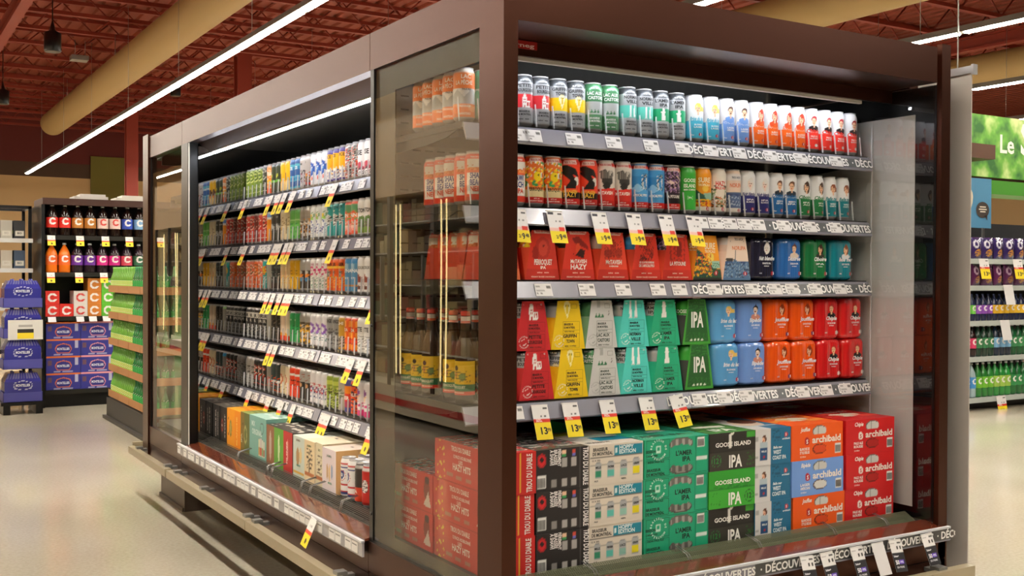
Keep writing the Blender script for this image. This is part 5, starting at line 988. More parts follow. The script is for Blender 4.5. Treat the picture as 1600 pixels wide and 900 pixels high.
# ------------------------------------------------------------------ the hall
XL, XR, YN_, YF, HC = -7.0, 34.0, -7.0, 38.0, 6.9
m = bpy.data.materials.new('polished_floor'); m.use_nodes = True; nt = m.node_tree; b = nt.nodes['Principled BSDF']
tc = nt.nodes.new('ShaderNodeTexCoord'); n1 = nt.nodes.new('ShaderNodeTexNoise'); n1.inputs['Scale'].default_value = 60; n1.inputs['Detail'].default_value = 6
n2 = nt.nodes.new('ShaderNodeTexNoise'); n2.inputs['Scale'].default_value = .8
cr = nt.nodes.new('ShaderNodeValToRGB'); cr.color_ramp.elements[0].color = (*lin('b2aa98')[:3], 1); cr.color_ramp.elements[1].color = (*lin('c8c0ae')[:3], 1)
cr.color_ramp.elements[0].position = .35; cr.color_ramp.elements[1].position = .65
nt.links.new(tc.outputs['Object'], n1.inputs['Vector']); nt.links.new(tc.outputs['Object'], n2.inputs['Vector'])
mx = nt.nodes.new('ShaderNodeMath'); mx.operation = 'ADD'; ml = nt.nodes.new('ShaderNodeMath'); ml.operation = 'MULTIPLY'; ml.inputs[1].default_value = .5
nt.links.new(n1.outputs['Fac'], mx.inputs[0]); nt.links.new(n2.outputs['Fac'], mx.inputs[1]); nt.links.new(mx.outputs[0], ml.inputs[0]); nt.links.new(ml.outputs[0], cr.inputs[0])
nt.links.new(cr.outputs[0], b.inputs['Base Color']); b.inputs['Roughness'].default_value = .12
bp = nt.nodes.new('ShaderNodeBump'); bp.inputs['Strength'].default_value = .03; bp.inputs['Distance'].default_value = .02
n3 = nt.nodes.new('ShaderNodeTexNoise'); n3.inputs['Scale'].default_value = 2.5; nt.links.new(tc.outputs['Object'], n3.inputs['Vector']); nt.links.new(n3.outputs['Fac'], bp.inputs['Height']); nt.links.new(bp.outputs['Normal'], b.inputs['Normal'])
struct(obj('floor', MB().box((XL, YN_, -.1), (XR, YF, 0)), m))
# ribbed steel deck: ribs run towards the far wall
mb = MB(); xs = np.arange(XL, XR, .30)
P = []
for x in xs: P += [(x, HC), (x+.15, HC), (x+.18, HC+.05), (x+.27, HC+.05)]
P.append((XR, HC)); n = len(P); mb.add([(x, y, z) for y in (YN_, YF) for x, z in P], [(i, i+1, n+i+1, n+i)[::-1] for i in range(n-1)])
mb.box((XL, YN_, HC+.08), (XR, YF, HC+.15)); struct(obj('ceiling', mb, RUST))
def wall(nm, a, b, ax):
    if nm == 'wall_entrance': struct(obj(nm, MB().box((a[0], a[1], 0), (b[0], b[1], HC+.1)), mat('dark_brown_wall', '32241c', .7))); return
    for z0, z1, mm, suf in ((0, 4.7, mat('cream_wall', 'c9a978', .7), ''), (4.7, 5.2, mat('brown_band', '4a3220', .6), 'band'), (5.2, HC+.1, DKRED, 'upper')):
        struct(obj(nm if not suf else 'trim_'+str(len([o for o in bpy.data.objects if o.name.startswith('trim_')])+1), MB().box((a[0], a[1], z0), (b[0], b[1], z1)), mm))
wall('wall_far', (XL, YF), (XR, YF+.2), 'y'); wall('wall_side', (XR, YN_), (XR+.2, YF), 'x'); wall('wall_aisle', (XL-.2, YN_), (XL, YF), 'x'); wall('wall_entrance', (XL, YN_-.2), (XR, YN_), 'y')
# roof joists across the hall
mb = MB(); L0, L1 = XL+.1, 24.0
for z in (HC-.04, HC-.62): mb.box((L0, -.05, z-.035), (L1, .05, z+.035))
x = L0; k = 0
while x < L1-.6:
    a, b_ = ((x, 0, HC-.62), (x+.6, 0, HC-.05)) if k % 2 == 0 else ((x, 0, HC-.05), (x+.6, 0, HC-.62)); mb.rod(a, b_, .018, 4); x += .6; k += 1
JM = mb.mesh('roof_joist', RED)
for i in range(27):
    y = -3.75+1.55*i
    tag(link('roof_joist', JM, None, (0, y, 0)), f'dark red open-web roof joist, {nth(i+1)} counting from the coolers', 'roof beam', 'roof joists')
for i, x in enumerate((1.0, 9.5, 18.0)):
    mb = MB(); mb.box((x-.09, YN_+.1, HC-.95), (x+.09, YF-.1, HC-.90)); mb.box((x-.012, YN_+.1, HC-.90), (x+.012, YF-.1, HC-.68)); mb.box((x-.09, YN_+.1, HC-.70), (x+.09, YF-.1, HC-.66))
    tag(obj('girder', mb, RED), f'rust red steel girder, {nth(i+1)} counting across the hall from the side aisle', 'roof beam', 'roof girders')
for i, (x, y) in enumerate(((5.51, 20.0), (4.91, 28.0), (9.5, 30.0), (18.0, 24.0))):
    tag(obj('steel_column', MB().box((x-.15, y-.15, 0), (x+.15, y-.11, HC-.95)).box((x-.15, y+.11, 0), (x+.15, y+.15, HC-.95)).box((x-.02, y-.11, 0), (x+.02, y+.11, HC-.95)).box((x-.2, y-.2, 0), (x+.2, y+.2, .03)), RED), ['dark red steel column rising behind the long cooler', 'dark red steel column beyond the soft drink shelf', 'dark red steel column in the middle of the hall', 'dark red steel column near the far produce sign'][i], 'column', 'steel columns')
# ducts
for i, (x, y0, y1) in enumerate(((3.42, -5, 31.5), (11.9, -5, 31.5), (18.9, -5, 31.5))):
    mb = MB(); R_ = .34; N = 26
    ys = list(np.arange(y0, y1, 1.5))+[y1]; V = []; 
    for y in ys:
        for k in range(N): V.append((x+R_*math.cos(2*math.pi*k/N), y, 5.72+R_*math.sin(2*math.pi*k/N)))
    mb.add(V, [(j*N+k, j*N+(k+1) % N, (j+1)*N+(k+1) % N, (j+1)*N+k)[::-1] for j in range(len(ys)-1) for k in range(N)], None, 0, True)
    mb.add(V[:N], [tuple(range(N))]); mb.add(V[-N:], [tuple(range(N))[::-1]])
    t = thing('air_duct', f'round tan air duct, {nth(i+1)} counting across the hall from the side aisle', 'duct', (0, 0, 0), 0, 'tan air ducts')
    obj('duct_tube', mb, TAN, t)
    for y in np.arange(y0+2, y1, 6.0):
        h = MB(); h.rod((x-.3, y, 5.8), (x-.3, y, HC-.6), .006, 4); h.rod((x+.3, y, 5.8), (x+.3, y, HC-.6), .006, 4); obj('hanger_rod', h, STEEL, t)
# rows of hanging lights
TUBEM = MB().box((-.046, .055, -.001), (.046, 1.165, .012)).mesh('diffuser', TUBE)
HOUS = MB().prism([(-.07, .012), (.07, .012), (.05, .09), (-.05, .09)], 1, 0, 1.22).mesh('housing', mat('fixture_grey', '7c7a74', .4, .3))
HANG = MB().rod((0, .6, .09), (0, .6, HC-4.28-.62), .004, 4).mesh('hanger_wire', STEEL)
ZLT = 4.28
for r, x in enumerate((-4.4, -.8, 2.82, 6.4, 10.0, 13.6, 17.2, 21.0)):
    t = thing('hanging_light_row', f'long row of linear ceiling lights, {nth(r+1)} counting across from the side aisle wall', 'ceiling light', (x, 0, ZLT), 0, 'hanging linear lights')
    y_a = -5.5 if x < 7 else 1.0
    n = int((32.6-y_a)/1.22)
    for k in range(n):
        y = y_a+k*1.22
        link('diffuser', TUBEM, t, (0, y, 0)); link('housing', HOUS, t, (0, y, 0))
        if k % 3 == 1: link('hanger_wire', HANG, t, (0, y, 0))
# roller banner beside the end cooler
t = thing('roll_up_banner', 'plain pale grey roll-up banner standing against the side of the end cooler', 'banner', (1.965, 0, 0))
obj('banner_sheet', MB().box((0, .0, .06), (.004, .80, 2.06)), mat('banner_cloth', 'b4aea8', .7), t)
obj('top_rail', MB().box((-.008, -.006, 2.055), (.012, .806, 2.082)).box((-.010, -.014, 2.050), (.014, -.004, 2.086)), mat('silver_rail', 'b8b8bc', .3, .6), t)
obj('base_case', MB().prism([(-.07, 0), (.09, 0), (.06, .07), (-.04, .07)], 1, -.02, .82), mat('silver_case', '8c8c90', .3, .6), t)
# far dark-green sign on the far wall and a few hanging things
tag(obj('wall_sign', MB().box((5.6, YF-.08, 3.9), (6.75, YF-.03, 5.5)), mat('olive_sign', '6c6420', .6)), 'square olive green sign high on the far wall', 'sign')
for i, (x, y, z) in enumerate(((1.19, 16, 4.85), (1.31, 24, 5.1), (5.6, 26, 5.95))):
    tag(obj('ceiling_speaker', MB().lathe([(.12, 0), (.13, .02), (.13, .30), (.05, .34), (.01, .5), (.01, HC-.6-z)], 14, c=(x, y, z)), BLACK), ['black hanging speaker before the second joist', 'black hanging speaker deeper along the duct', 'black hanging speaker over the far aisles'][i], 'speaker', 'hanging speakers')
tag(obj('ceiling_heater', MB().box((2.42, 21.9, 5.88), (2.76, 22.2, 5.98)).rod((2.5, 22, 5.98), (2.5, 22, HC-.6), .008).rod((2.7, 22, 5.98), (2.7, 22, HC-.6), .008), GREYB), 'flat grey box hanging on rods between the joists', 'ceiling unit')

# ------------------------------------------------------------------ soft drink shelf at the end of the aisle
GY = 8.92
def pet_mb(R, H, liquid, label, ops, n=20):
    prof = [(R*.7, 0), (R*.95, H*.02), (R, H*.06), (R*.98, H*.30), (R*.98, H*.58), (R, H*.61), (R*.80, H*.73), (R*.44, H*.85), (R*.25, H*.91), (R*.25, H*.95)]
    if R < .035: prof = [(R*.7, 0), (R, H*.03), (R*.96, H*.25), (R, H*.48), (R*.92, H*.56), (R*.62, H*.68), (R*.36, H*.78), (R*.30, H*.88), (R*.30, H*.95)]
    mb = MB(); mb.lathe(prof, n, liquid); return mb
def pet_bottle(R, H, liq, lab, cap, mark='f0ece8', key=None, mk='C'):
    liqm = pet_mb(R, H, liq, lab, None).mesh('bottle_body', mat('pet_'+liq, liq, .12, coat=.5))
    m = MB(); th = np.linspace(-2.4, 2.4, 36); zz = np.linspace(H*(.27 if R > .035 else .12), H*(.59 if R > .035 else .47), 20); T_, Z_ = np.meshgrid(th, zz)
    A = [('bg', lab)]
    h = H*1000
    if mk == 'C': A += [('k', 0, h*.47, R*340, R*620, mark), ('r', R*300, h*.43, R*700, h*.51, lab)]
    if mk == 'x': A += [('n', 26, .3, 'e0a03c'), ('n', 18, .2, 'e8ecd8', -99, 0, 99, 200, 4)]
    C = paint(A, T_*R*1000, Z_*1000); n = 36
    m.add(np.stack([R*1.01*np.sin(T_), -R*1.01*np.cos(T_), Z_], -1), [(j*n+i, j*n+i+1, (j+1)*n+i+1, (j+1)*n+i) for j in range(19) for i in range(35)], C.reshape(-1, 4), 0, True)
    if mk == '7': place_text(m, [('t', '7', 0, h*.30, h*.24, 'f0f0e8'), ('e',)][:1], lambda u, v: np.stack([R*1.02*np.sin(u/R/1000), -R*1.02*np.cos(u/R/1000), v/1000], -1))
    lm = m.mesh('label', PAPER)
    cm = MB().lathe([(R*.34, H*.94), (R*.34, H*.95), (R*.30, H), (.001, H)], 12, cap, cap=False).mesh('cap', PRINT)
    return liqm, lm, cm
def put_pet(ms, label, loc, rot, grp):
    t = thing('soft_drink_bottle', label, 'bottle', loc, rot, grp)
    link('bottle_body', ms[0], t); link('label', ms[1], t); link('cap', ms[2], t); return t
G = thing('shelving_unit', 'dark steel shelf unit of soft drinks facing the side aisle', 'shelving', (0, GY, 0))
for x in (.07, 1.9): obj('side_panel', MB().box((x, 0, 0), (x+.03, .9, 2.0)), BLACK, G)
obj('back_panel', MB().box((.10, .55, .1), (1.9, .57, 2.0)), BLACK, G)
obj('header_board', MB().box((.08, -.01, 1.90 if 0 else 2.0), (1.93, .6, 2.065)), mat('dark_brown_board', '3c2016', .5), G)
for z in (1.69, 1.325, .89, .165):
    s = obj('shelf', MB().box((.10, .0, z-.02), (1.9, .55, z)).box((.10, -.015, z-.035), (1.9, .0, z+.008)), DARK, G)
obj('base_plinth', MB().box((.10, .05, 0), (1.9, .55, .145)), BLACK, G)
ROWA = [('d8281c', 'red'), ('d8281c', 'red'), ('b8762a', 'caramel'), ('b8762a', 'caramel'), ('e0c4bc', 'pale pink'), ('e0c4bc', 'pale pink'), ('2c4ab0', 'royal blue'), ('7ca8d0', 'light blue'), ('7ca8d0', 'light blue')]
for i, (c, wd) in enumerate(ROWA):
    ms = pet_bottle(.055, .315, '1c100c', c, 'e4e2de', 'f0ece8' if i not in (4, 5) else 'd03a34')
    put_pet(ms, f'dark cola bottle with {wd} label, {nth(i+1)} from the shelf end, top shelf', (.175+.119*i, GY+.07, 1.691), 0, 'cola bottles on the top shelf of the soft drink unit')
ROWB = [('e8641a', 'f07a1c', 'orange'), ('e8641a', 'f07a1c', 'orange'), ('6a2c9c', '5c2aa0', 'purple'), ('6a2c9c', '5c2aa0', 'purple'), ('d4268a', '3a2c30', 'magenta'), ('d4268a', '3a2c30', 'magenta'), ('cc4a5c', '2a2a2a', 'rose'), ('2c6a4a', '1c4030', 'forest green'), ('2c6a4a', '1c4030', 'forest green')]
for i, (c, lq, wd) in enumerate(ROWB):
    ms = pet_bottle(.056, .30, lq if wd == 'orange' else '2a1c24', c, 'e4e2de')
    put_pet(ms, f'soda bottle with {wd} label, {nth(i+1)} from the shelf end, second shelf', (.170+.119*i, GY+.07, 1.326), 0, 'soda bottles on the second shelf of the soft drink unit')
SB = [('d8281c', 'red', 2, 'f0ece8'), ('d8281c', 'red', 1, 'f0ece8'), ('d8d2cc', 'white', 2, 'd03a34'), ('cc7a24', 'copper', 3, 'f0ece8'), ('5cb82c', 'lime green', 3, 'f0ece8')]
for i, (c, wd, nst, mk) in enumerate(SB):
    mb = carton_mb(.128, .25, .128, [('bg', c), ('k', 0, 64, 26, 44, mk), ('r', 22, 48, 64, 80, c)], [('bg', c)], [('bg', c)], [('bg', c)], c, 6); me = mb.mesh('soda_carton', CARD)
    for q in range(nst):
        o = link('soda_carton', me, None, (.172+.131*i, GY+.02, .891+.129*q)); tag(o, f'{wd} soda carton, {nth(i+1)} column from the shelf end, {nth(q+1)} from the shelf board up', 'soda carton', 'soda cartons on the soft drink unit')
for i, (c, wd) in enumerate((('e8752a', 'orange'), ('e89aa0', 'pink'))):
    A = [('bg', '33338c'), ('b', 150, 175, c), ('p', [(-60, 30), (60, 30), (80, 70), (60, 110), (0, 128), (-60, 110), (-80, 70)], c), ('p', [(-54, 36), (54, 36), (72, 70), (54, 104), (0, 120), (-54, 104), (-72, 70)], '2a2a7c'), ('r', -145, 80, -105, 130, '6a4a5a'), ('r', 110, 80, 140, 150, 'b8b8d0'), ('t', 'MONTELLIER', 0, 60, 24, 'e0e4f0', 116), ('r', -90, 8, -30, 20, 'a8a8c8'), ('r', -10, 10, 90, 24, 'a8a8c8')]
    me = carton_mb(.318, .25, .168, A, [('bg', c)], [('bg', '33338c')], [('bg', '33338c')], '33338c', 6).mesh('water_carton', CARD)
    for q in range(4):
        o = link('water_carton', me, None, (.272+.322*i, GY+.02, .166+.169*q)); tag(o, f'navy sparkling water carton with {wd} band, {nth(q+1)} up from the shelf base', 'water carton', 'navy water cartons on the soft drink unit')
for z, xs_ in ((1.69, (.155, .42, .66, .89, 1.2)), (1.325, (.15, .41, .645, .9)), (.89, (.16, .42, .54, .67))):
    for i, x in enumerate(xs_):
        o = link('price_tag', TM['far'] if z > 1 else TM['blank'], None, (x, GY-.0140, z+.004)); o.scale = (1.25, 1, 1.0 if z > 1 else .5)
        tag(o, f'price tag, {nth(i+1)} from the shelf end, {"top" if z > 1.5 else "second" if z > 1 else "carton"} shelf of the soft drink unit', 'price tag', 'price tags on the soft drink unit')
# things lying on top of the unit
for i, (x, c) in enumerate(((.55, 'b8b4ae'), (.95, 'c8c4ba'))):
    mb = MB(); mb.box((x-.16, GY+.1, 2.066), (x+.16, GY+.4, 2.10)); mb.box((x-.10, GY+.12, 2.101), (x+.14, GY+.36, 2.125)); tag(obj('flat_parcel', mb, mat('parcel'+c, c, .7)), ['pale grey flat parcel on top of the soft drink unit', 'cream flat parcel on top of the soft drink unit'][i], 'parcel')
# ------------------------------------------------------------------ open black rack beside it
K = thing('wire_rack', 'narrow open black rack of jars and boxes behind the navy water tower', 'rack', (-.40, 9.3, 0))
for x in (0, .40):
    for y in (0, .5): obj('rack_post', MB().box((x, y, 0), (x+.03, y+.03, 1.99)), BLACK, K)
obj('rack_top', MB().box((0, 0, 1.97), (.43, .03, 2.0)).box((0, .5, 1.97), (.43, .53, 2.0)).box((0, 0, 1.97), (.03, .53, 2.0)).box((.40, 0, 1.97), (.43, .53, 2.0)), BLACK, K)
for z in (1.66, 1.36, .98, .55, .12): obj('shelf', MB().box((.03, .0, z-.018), (.40, .53, z)).box((-.01, -.012, z-.03), (.44, 0, z+.012)), WHITEP if z > .9 else DARK, K)
sd = random.Random(3); zc = 0
JARS = [(1.66, [('8a2a2a', 'dark red'), ('b8b4a8', 'pale'), ('2c2c30', 'black')]), (1.36, [('a83c30', 'brick red'), ('c8c0b0', 'ivory'), ('44546a', 'slate blue')]), (.98, [('b8704c', 'copper'), ('b0684a', 'tawny'), ('a86a50', 'russet')]), (.55, [('c8c4bc', 'grey white'), ('ccc4b8', 'ivory'), ('2c5a48', 'deep green')])]
for z, row in JARS:
    for i, (c, wd) in enumerate(row):
        x = -.40+.085+.12*i; h = .24 if z != .55 else .30
        if z == .98: mb = MB().lathe([(.05, 0), (.055, .02), (.055, h*.8), (.035, h*.88), (.035, h*.9)], 14, c).lathe([(.04, h*.9), (.04, h), (.001, h)], 12, 'd8d8d4', cap=False); nm = 'glass_jar'
        else: mb = carton_mb(.105, .2, h*.8, [('bg', c), ('r', -40, 40, 40, 90, 'd8d4c8'), ('t', 'BIO', 0, 56, 20, c, 40)], [('bg', c)], [('bg', c), ('r', -60, 60, 60, 100, 'a8c84a')], (), c, 8); nm = 'food_box'
        tag(obj(nm, mb, CARD, None, (x, 9.36, z+.001)), f'{wd} {"jar with pale lid" if nm == "glass_jar" else "food box"}, {nth(i+1)} along the {["top", "second", "third", "fourth"][[1.66, 1.36, .98, .55].index(z)]} rack shelf', nm.split('_')[1], 'goods on the black rack')
        for j in (1,):
            if nm == 'food_box': tag(link('food_box', bpy.data.objects[-1].data, None, (x, 9.58, z+.001)) if 0 else obj('food_box', carton_mb(.105, .2, h*.8, (), [('bg', 'a8483a')], [('bg', 'a8483a'), ('r', -60, 60, 60, 100, '9cc43a')], (), 'a8483a', 12), CARD, None, (x, 9.60, z+.001)), f'red and green food box at the back of the rack, {nth(i+1)} along, {["top", "second", "third", "fourth"][[1.66, 1.36, .98, .55].index(z)]} shelf', 'box', 'goods on the black rack')
# ------------------------------------------------------------------ tower of navy water packs on a pallet
TX, TY = -.145, 8.66
t = thing('display_pallet', 'small black plastic pallet under the navy water packs', 'pallet', (TX, TY, 0))
obj('deck', MB().box((-.19, -.16, .085), (.19, .16, .115)), BLACK, t)
for x in (-.17, .11): obj('foot', MB().box((x, -.15, 0), (x+.06, .15, .085)), BLACK, t)
ND = '33348c'
tops = [.116, .425, .715, 1.0]
for q, z in enumerate(tops):
    w = ('lowest', 'second', 'third', 'uppermost')[q]
    mb = MB(); mb.box((-.17, -.15, 0), (.17, -.146, .09), '4a4a9c'); mb.box((-.17, .146, 0), (.17, .15, .09), '4a4a9c'); mb.box((-.17, -.15, 0), (-.166, .15, .09), '4a4a9c'); mb.box((.166, -.15, 0), (.17, .15, .09), '4a4a9c'); mb.box((-.17, -.15, 0), (.17, .15, .004), '4a4a9c')
    tag(obj('display_tray', mb, CARD, None, (TX, TY, z)), f'violet blue card tray, {w} of the navy water tower', 'tray', 'trays of the water tower')
    pk = MB()
    H = .265 if q < 3 else .25
    A = [('bg', ND), ('p', [(-70, 120), (-84, 150), (-70, 178), (0, 196), (70, 178), (84, 150), (70, 120), (0, 104)], 'c8cce4'), ('p', [(-66, 124), (-79, 150), (-66, 174), (0, 191), (66, 174), (79, 150), (66, 124), (0, 109)], '2c2c80'), ('s', -150, 215, 150, 280, 26, '6c6e98'), ('t', 'MONTELLIER', 0, 140, 24, 'e4e8f2', 124)]
    def sec(z_): 
        k = 1 if z_ < H*.72 else 1-.25*(z_-H*.72)/(H*.28); return k
    nx, nz = 40, 34; a = np.linspace(-1, 1, nx); zz = np.linspace(0, H, nz); Aa, Zz = np.meshgrid(a, zz); Kk = np.where(Zz < H*.70, 1, 1-.22*(Zz-H*.70)/(H*.30))
    for (ux, uy, vx, vy, hw, hd) in ((1, 0, 0, -1, .158, .138), (-1, 0, 0, 1, .158, .138), (0, 1, 1, 0, .138, .158), (0, -1, -1, 0, .138, .158)):
        Pp = np.stack([Aa*hw*Kk*ux+vx*hd*Kk, Aa*hw*Kk*uy+vy*hd*Kk, Zz], -1)
        pk.add(Pp, [(j*nx+i, j*nx+i+1, (j+1)*nx+i+1, (j+1)*nx+i) for j in range(nz-1) for i in range(nx-1)], paint(A, Aa*158, Zz*1000).reshape(-1, 4))
    pk.box((-.123, -.107, H-.002), (.123, .107, H), 'a8a8b8')
    for cx in (-.08, 0, .08):
        for cy in (-.06, .04): pk.lathe([(.012, H), (.012, H+.014), (.001, H+.014)], 8, '3a3c8c', c=(cx, cy, 0), cap=False)
    place_text(pk, A, lambda u, v: np.stack([u/1000, 0*u-.1388+.138*.22*np.clip(v/1000-H*.70, 0, 1)/(H*.30), v/1000], -1))
    tag(obj('water_pack', pk, FILM, None, (TX, TY, z+.0045)), f'navy film-wrapped sparkling water pack, {w} of the tower', 'water pack', 'navy water packs in the tower')
tag(obj('price_card', MB().box((-.15, 0, 0), (.15, .003, .185), 'd8d6d2').box((-.07, -.001, .01), (.07, 0, .065), 'ecd42a').box((-.07, -.001, .065), (.07, 0, .10), '2a2422').add([(-.06, -.001, .12), (.06, -.001, .12), (.06, -.001, .14), (-.06, -.001, .14)], [(0, 1, 2, 3)], lin('a8a6a2')), PAPER, None, (TX+.02, TY-.156, .70)), 'white and yellow price card on the navy water tower', 'price card')
# ------------------------------------------------------------------ green bottle display beyond the coolers
DX = .50; DY0, DY1 = 6.15, 7.88
t = thing('bottle_display', 'free-standing display of green soda bottles in kraft trays on a black base', 'display', (DX, DY0, 0))
obj('base', MB().box((-.02, 0, 0), (.60, DY1-DY0, .19)).box((-.05, -.03, 0), (.63, DY1-DY0+.03, .03)), mat('charcoal_base', '3a3731', .5), t)
for z in (.19, .43, .665, .925, 1.148):
    pass
obj('core', MB().box((.17, .02, .19), (.42, DY1-DY0-.02, 1.30)), mat('green_card', '2f7a3c', .6), t)
GB = pet_bottle(.0295, .222, '156c30', '2a9a44', '2c8a48', mk='7'); LB = pet_bottle(.0295, .222, '5f9a34', 'a4cc50', '6cae3c', mk='x')
for q, z in enumerate((.215, .453, .691, .929, 1.167)):
    # trays sit below each tier of bottles
    tz = z-.012
    for s_ in range(4):
        a = s_*(DY1-DY0)/4
        obj('tray', MB().box((-.005, a+.004, tz), (.0, a+(DY1-DY0)/4-.004, tz+.062)).box((0, a+.004, tz), (.17, a+(DY1-DY0)/4-.004, tz+.004)), mat('kraft_card', 'a8784a', .7), t)
        if s_ == 0: obj('tray', MB().box((0, .0, tz), (.6, .004, tz+.062)).box((0.0, 0.004, tz), (.6, .10, tz+.004)), mat('kraft_card', 'a8784a', .7), t)
    for k in range(24):
        y = DY0+.05+k*.0705
        if y > DY1-.03: break
        gk = y < DY0+.80
        put_pet(GB if gk else LB, f'{"dark green" if gk else "lime green"} soda bottle, {nth(k+1)} from cooler end, {nth(5-q)} tier down', (DX+.035, y, z-.0075), -math.pi/2, 'green soda bottles in the free-standing display')
    for k in range(7):
        put_pet(GB, f'dark green soda bottle on the cooler end, {nth(k+2)} across, {nth(5-q)} tier down', (DX+.035+.0705*(k+1), DY0+.05, z-.0075), 0, 'green soda bottles in the free-standing display')
# the fifth tier of bottles at the top
# ------------------------------------------------------------------ soft drink and snack shelf at the far side
RX0, RX1, RY = 7.72, 10.4, 4.22
t = thing('shelving_unit', 'pale steel shelf unit with snack bags and soda rows beyond the roll-up banner', 'shelving', (RX0, RY, 0))
for z in (.125, .53, .885, 1.235, 1.50): obj('shelf', MB().box((0, .0, z-.03), (RX1-RX0, .55, z)).box((0, -.02, z-.045), (RX1-RX0, 0, z+.005)), mat('aqua_white', 'b4bcb8', .4), t)
obj('back_panel', MB().box((0, .55, 0), (RX1-RX0, .57, 1.9)), mat('back_dark', '1c1e20', .5), t)
obj('side_panel', MB().box((-.03, 0, 0), (0, .57, 1.5)), mat('aqua_white', 'b4bcb8', .4), t)
obj('foot', MB().box((0, .0, 0), (.14, .5, .08)), mat('cream_foot', 'b8a47c', .5), t); obj('kick', MB().box((.14, .12, 0), (RX1-RX0, .14, .09)), BLACK, t)
def rrow(z, H, R, specs, shelfname, pitch):
    pets = {}
    for i in range(int((RX1-RX0-.1)/pitch)):
        c, lq, cap, wd = specs[min(i//3, len(specs)-1)]
        if (c, lq) not in pets: pets[(c, lq)] = pet_bottle(R, H, lq, c, cap)
        put_pet(pets[(c, lq)], f'soda bottle with {wd} label, {nth(i+1)} from banner end, {shelfname}, snack unit', (RX0+.08+pitch*i, RY+.06, z+.001), 0, 'soda bottles on the snack unit')
rrow(.125, .345, .046, [('3f8ac8', '9ab0b4', 'e0e4e4', 'blue'), ('6cb42c', '2a7a34', 'e0e4e4', 'leaf green'), ('9cc450', '2a8a3c', 'e0e4e4', 'lime'), ('2c8a4a', '1c6a34', 'e0e4e4', 'green')], 'lowest shelf', .094)
rrow(.53, .315, .046, [('c83060', '2a1a1c', 'c8c8c8', 'rose'), ('2f7a4a', '1c3a2c', 'c8c8c8', 'green'), ('7cb0d8', '1c2a3c', 'c8c8c8', 'pale blue'), ('3a8a54', '1c5a34', 'c8c8c8', 'sea green'), ('d02c2c', '2a1614', 'c8c8c8', 'red')], 'fourth shelf', .094)
rrow(.885, .27, .043, [('6cc048', '1a2444', '26305c', 'lime'), ('8a4ab0', '1a2444', '26305c', 'violet'), ('e0b420', '1a2444', '26305c', 'gold')], 'third shelf', .09)
def bag_mesh(c1, c2, c3):
    nx, nz = 18, 22; a = np.linspace(-1, 1, nx); b = np.linspace(0, 1, nz); A_, B_ = np.meshgrid(a, b); mb = MB(); w, h = .085, .22
    for s_ in (-1, 1):
        Y = s_*.035*np.sqrt(np.clip(1-A_**2, 0, 1))*np.clip(np.sin(B_*math.pi), 0, 1)**.6
        mb.add(np.stack([A_*w*(1-.06*np.sin(B_*math.pi)), Y, B_*h], -1), [(j*nx+i, j*nx+i+1, (j+1)*nx+i+1, (j+1)*nx+i)[::(1 if s_ < 0 else -1)] for j in range(nz-1) for i in range(nx-1)],
               paint([('bg', c1), ('k', -20, 150, 22, 40, c2), ('e', 10, 60, 50, 36, c3), ('n', 18, .3, c1, -90, 30, 90, 90, 3)], A_*85, B_*220).reshape(-1, 4), 0, True)
    return mb.mesh('snack_bag', FILM)
BAGS = [bag_mesh('34245c', 'd8d4e0', 'c88a3a'), bag_mesh('5a2450', 'c8a8c0', 'a87038')]
for q, (z, bm_) in enumerate(((1.501, BAGS[0]), (1.236, BAGS[1]))):
    for i in range(14):
        for j in (0, 1):
            o = link('snack_bag', bm_, None, (RX0+.13+.178*i, RY+.05+.09*j, z), RND.uniform(-.15, .15)); o.rotation_euler[0] = -.03
            tag(o, f'{"indigo" if q == 0 else "plum"} snack bag, {nth(i+1)} from banner end, {"front" if j == 0 else "second"} row, {"top" if q == 0 else "second"} shelf', 'snack bag', 'snack bags on the snack unit')
for i, (x, z) in enumerate(((8.05, 1.50), (8.60, 1.50), (8.45, 1.24), (8.40, .885), (8.35, .125))):
    o = link('price_tag', TM['13'] if i in (0, 1, 4) else TM['blank'], None, (x, RY-.0190, z+.003)); o.scale = (2.6, 1, 2.0); tag(o, f'large white price card, {nth(i+1)} going down the snack unit', 'price card', 'price cards on the snack unit')
# signs over that aisle
mb = MB(); mb.box((7.35, RY+.4, 1.78), (8.12, RY+.406, 2.30), '4c8ab0')
e = MB(); th = np.linspace(0, 2*math.pi, 30)[:-1]
mb.add([(max(7.352, 7.45+.36*math.cos(a)), RY+.398, 2.10+.30*math.sin(a)*(1 if math.sin(a) < 0 else .66)) for a in th], [tuple(range(29))], lin('ded0b4'))
mb.add([(7.97+.11*math.cos(a), RY+.396, 1.97+.085*math.sin(a)) for a in th], [tuple(range(29))], lin('3a302a')); mb.add([(8.0, RY+.396, 1.91), (8.05, RY+.396, 1.91), (8.05, RY+.396, 1.86)], [(0, 2, 1)], lin('3a302a'))
for s_, z in (('ouvez', 2.17), ('liser', 2.09), ('20%', 2.01)):
    V, F = text_uv(s_, 7.76, z, .045, None, 0, .03, 'r'); mb.add(np.stack([V[:, 0], 0*V[:, 0]+RY+.395, V[:, 1]], -1), F, lin('3a302a'))
for z, w_ in ((1.995, .10), (1.970, .13), (1.945, .09)): mb.box((7.97-w_/2, RY+.3935, z), (7.97+w_/2, RY+.395, z+.012), 'e8dcc8')
t = thing('poster_sign', 'blue poster with white speech bubbles standing over the snack unit', 'sign', (.66, 0, .06)); obj('poster', mb, PAPER, t); obj('stand', MB().box((7.6, RY+.41, 1.5), (7.63, RY+.43, 2.2)).box((8.0, RY+.41, 1.5), (8.03, RY+.43, 2.2)), STEEL, t)
GYs = 5.4
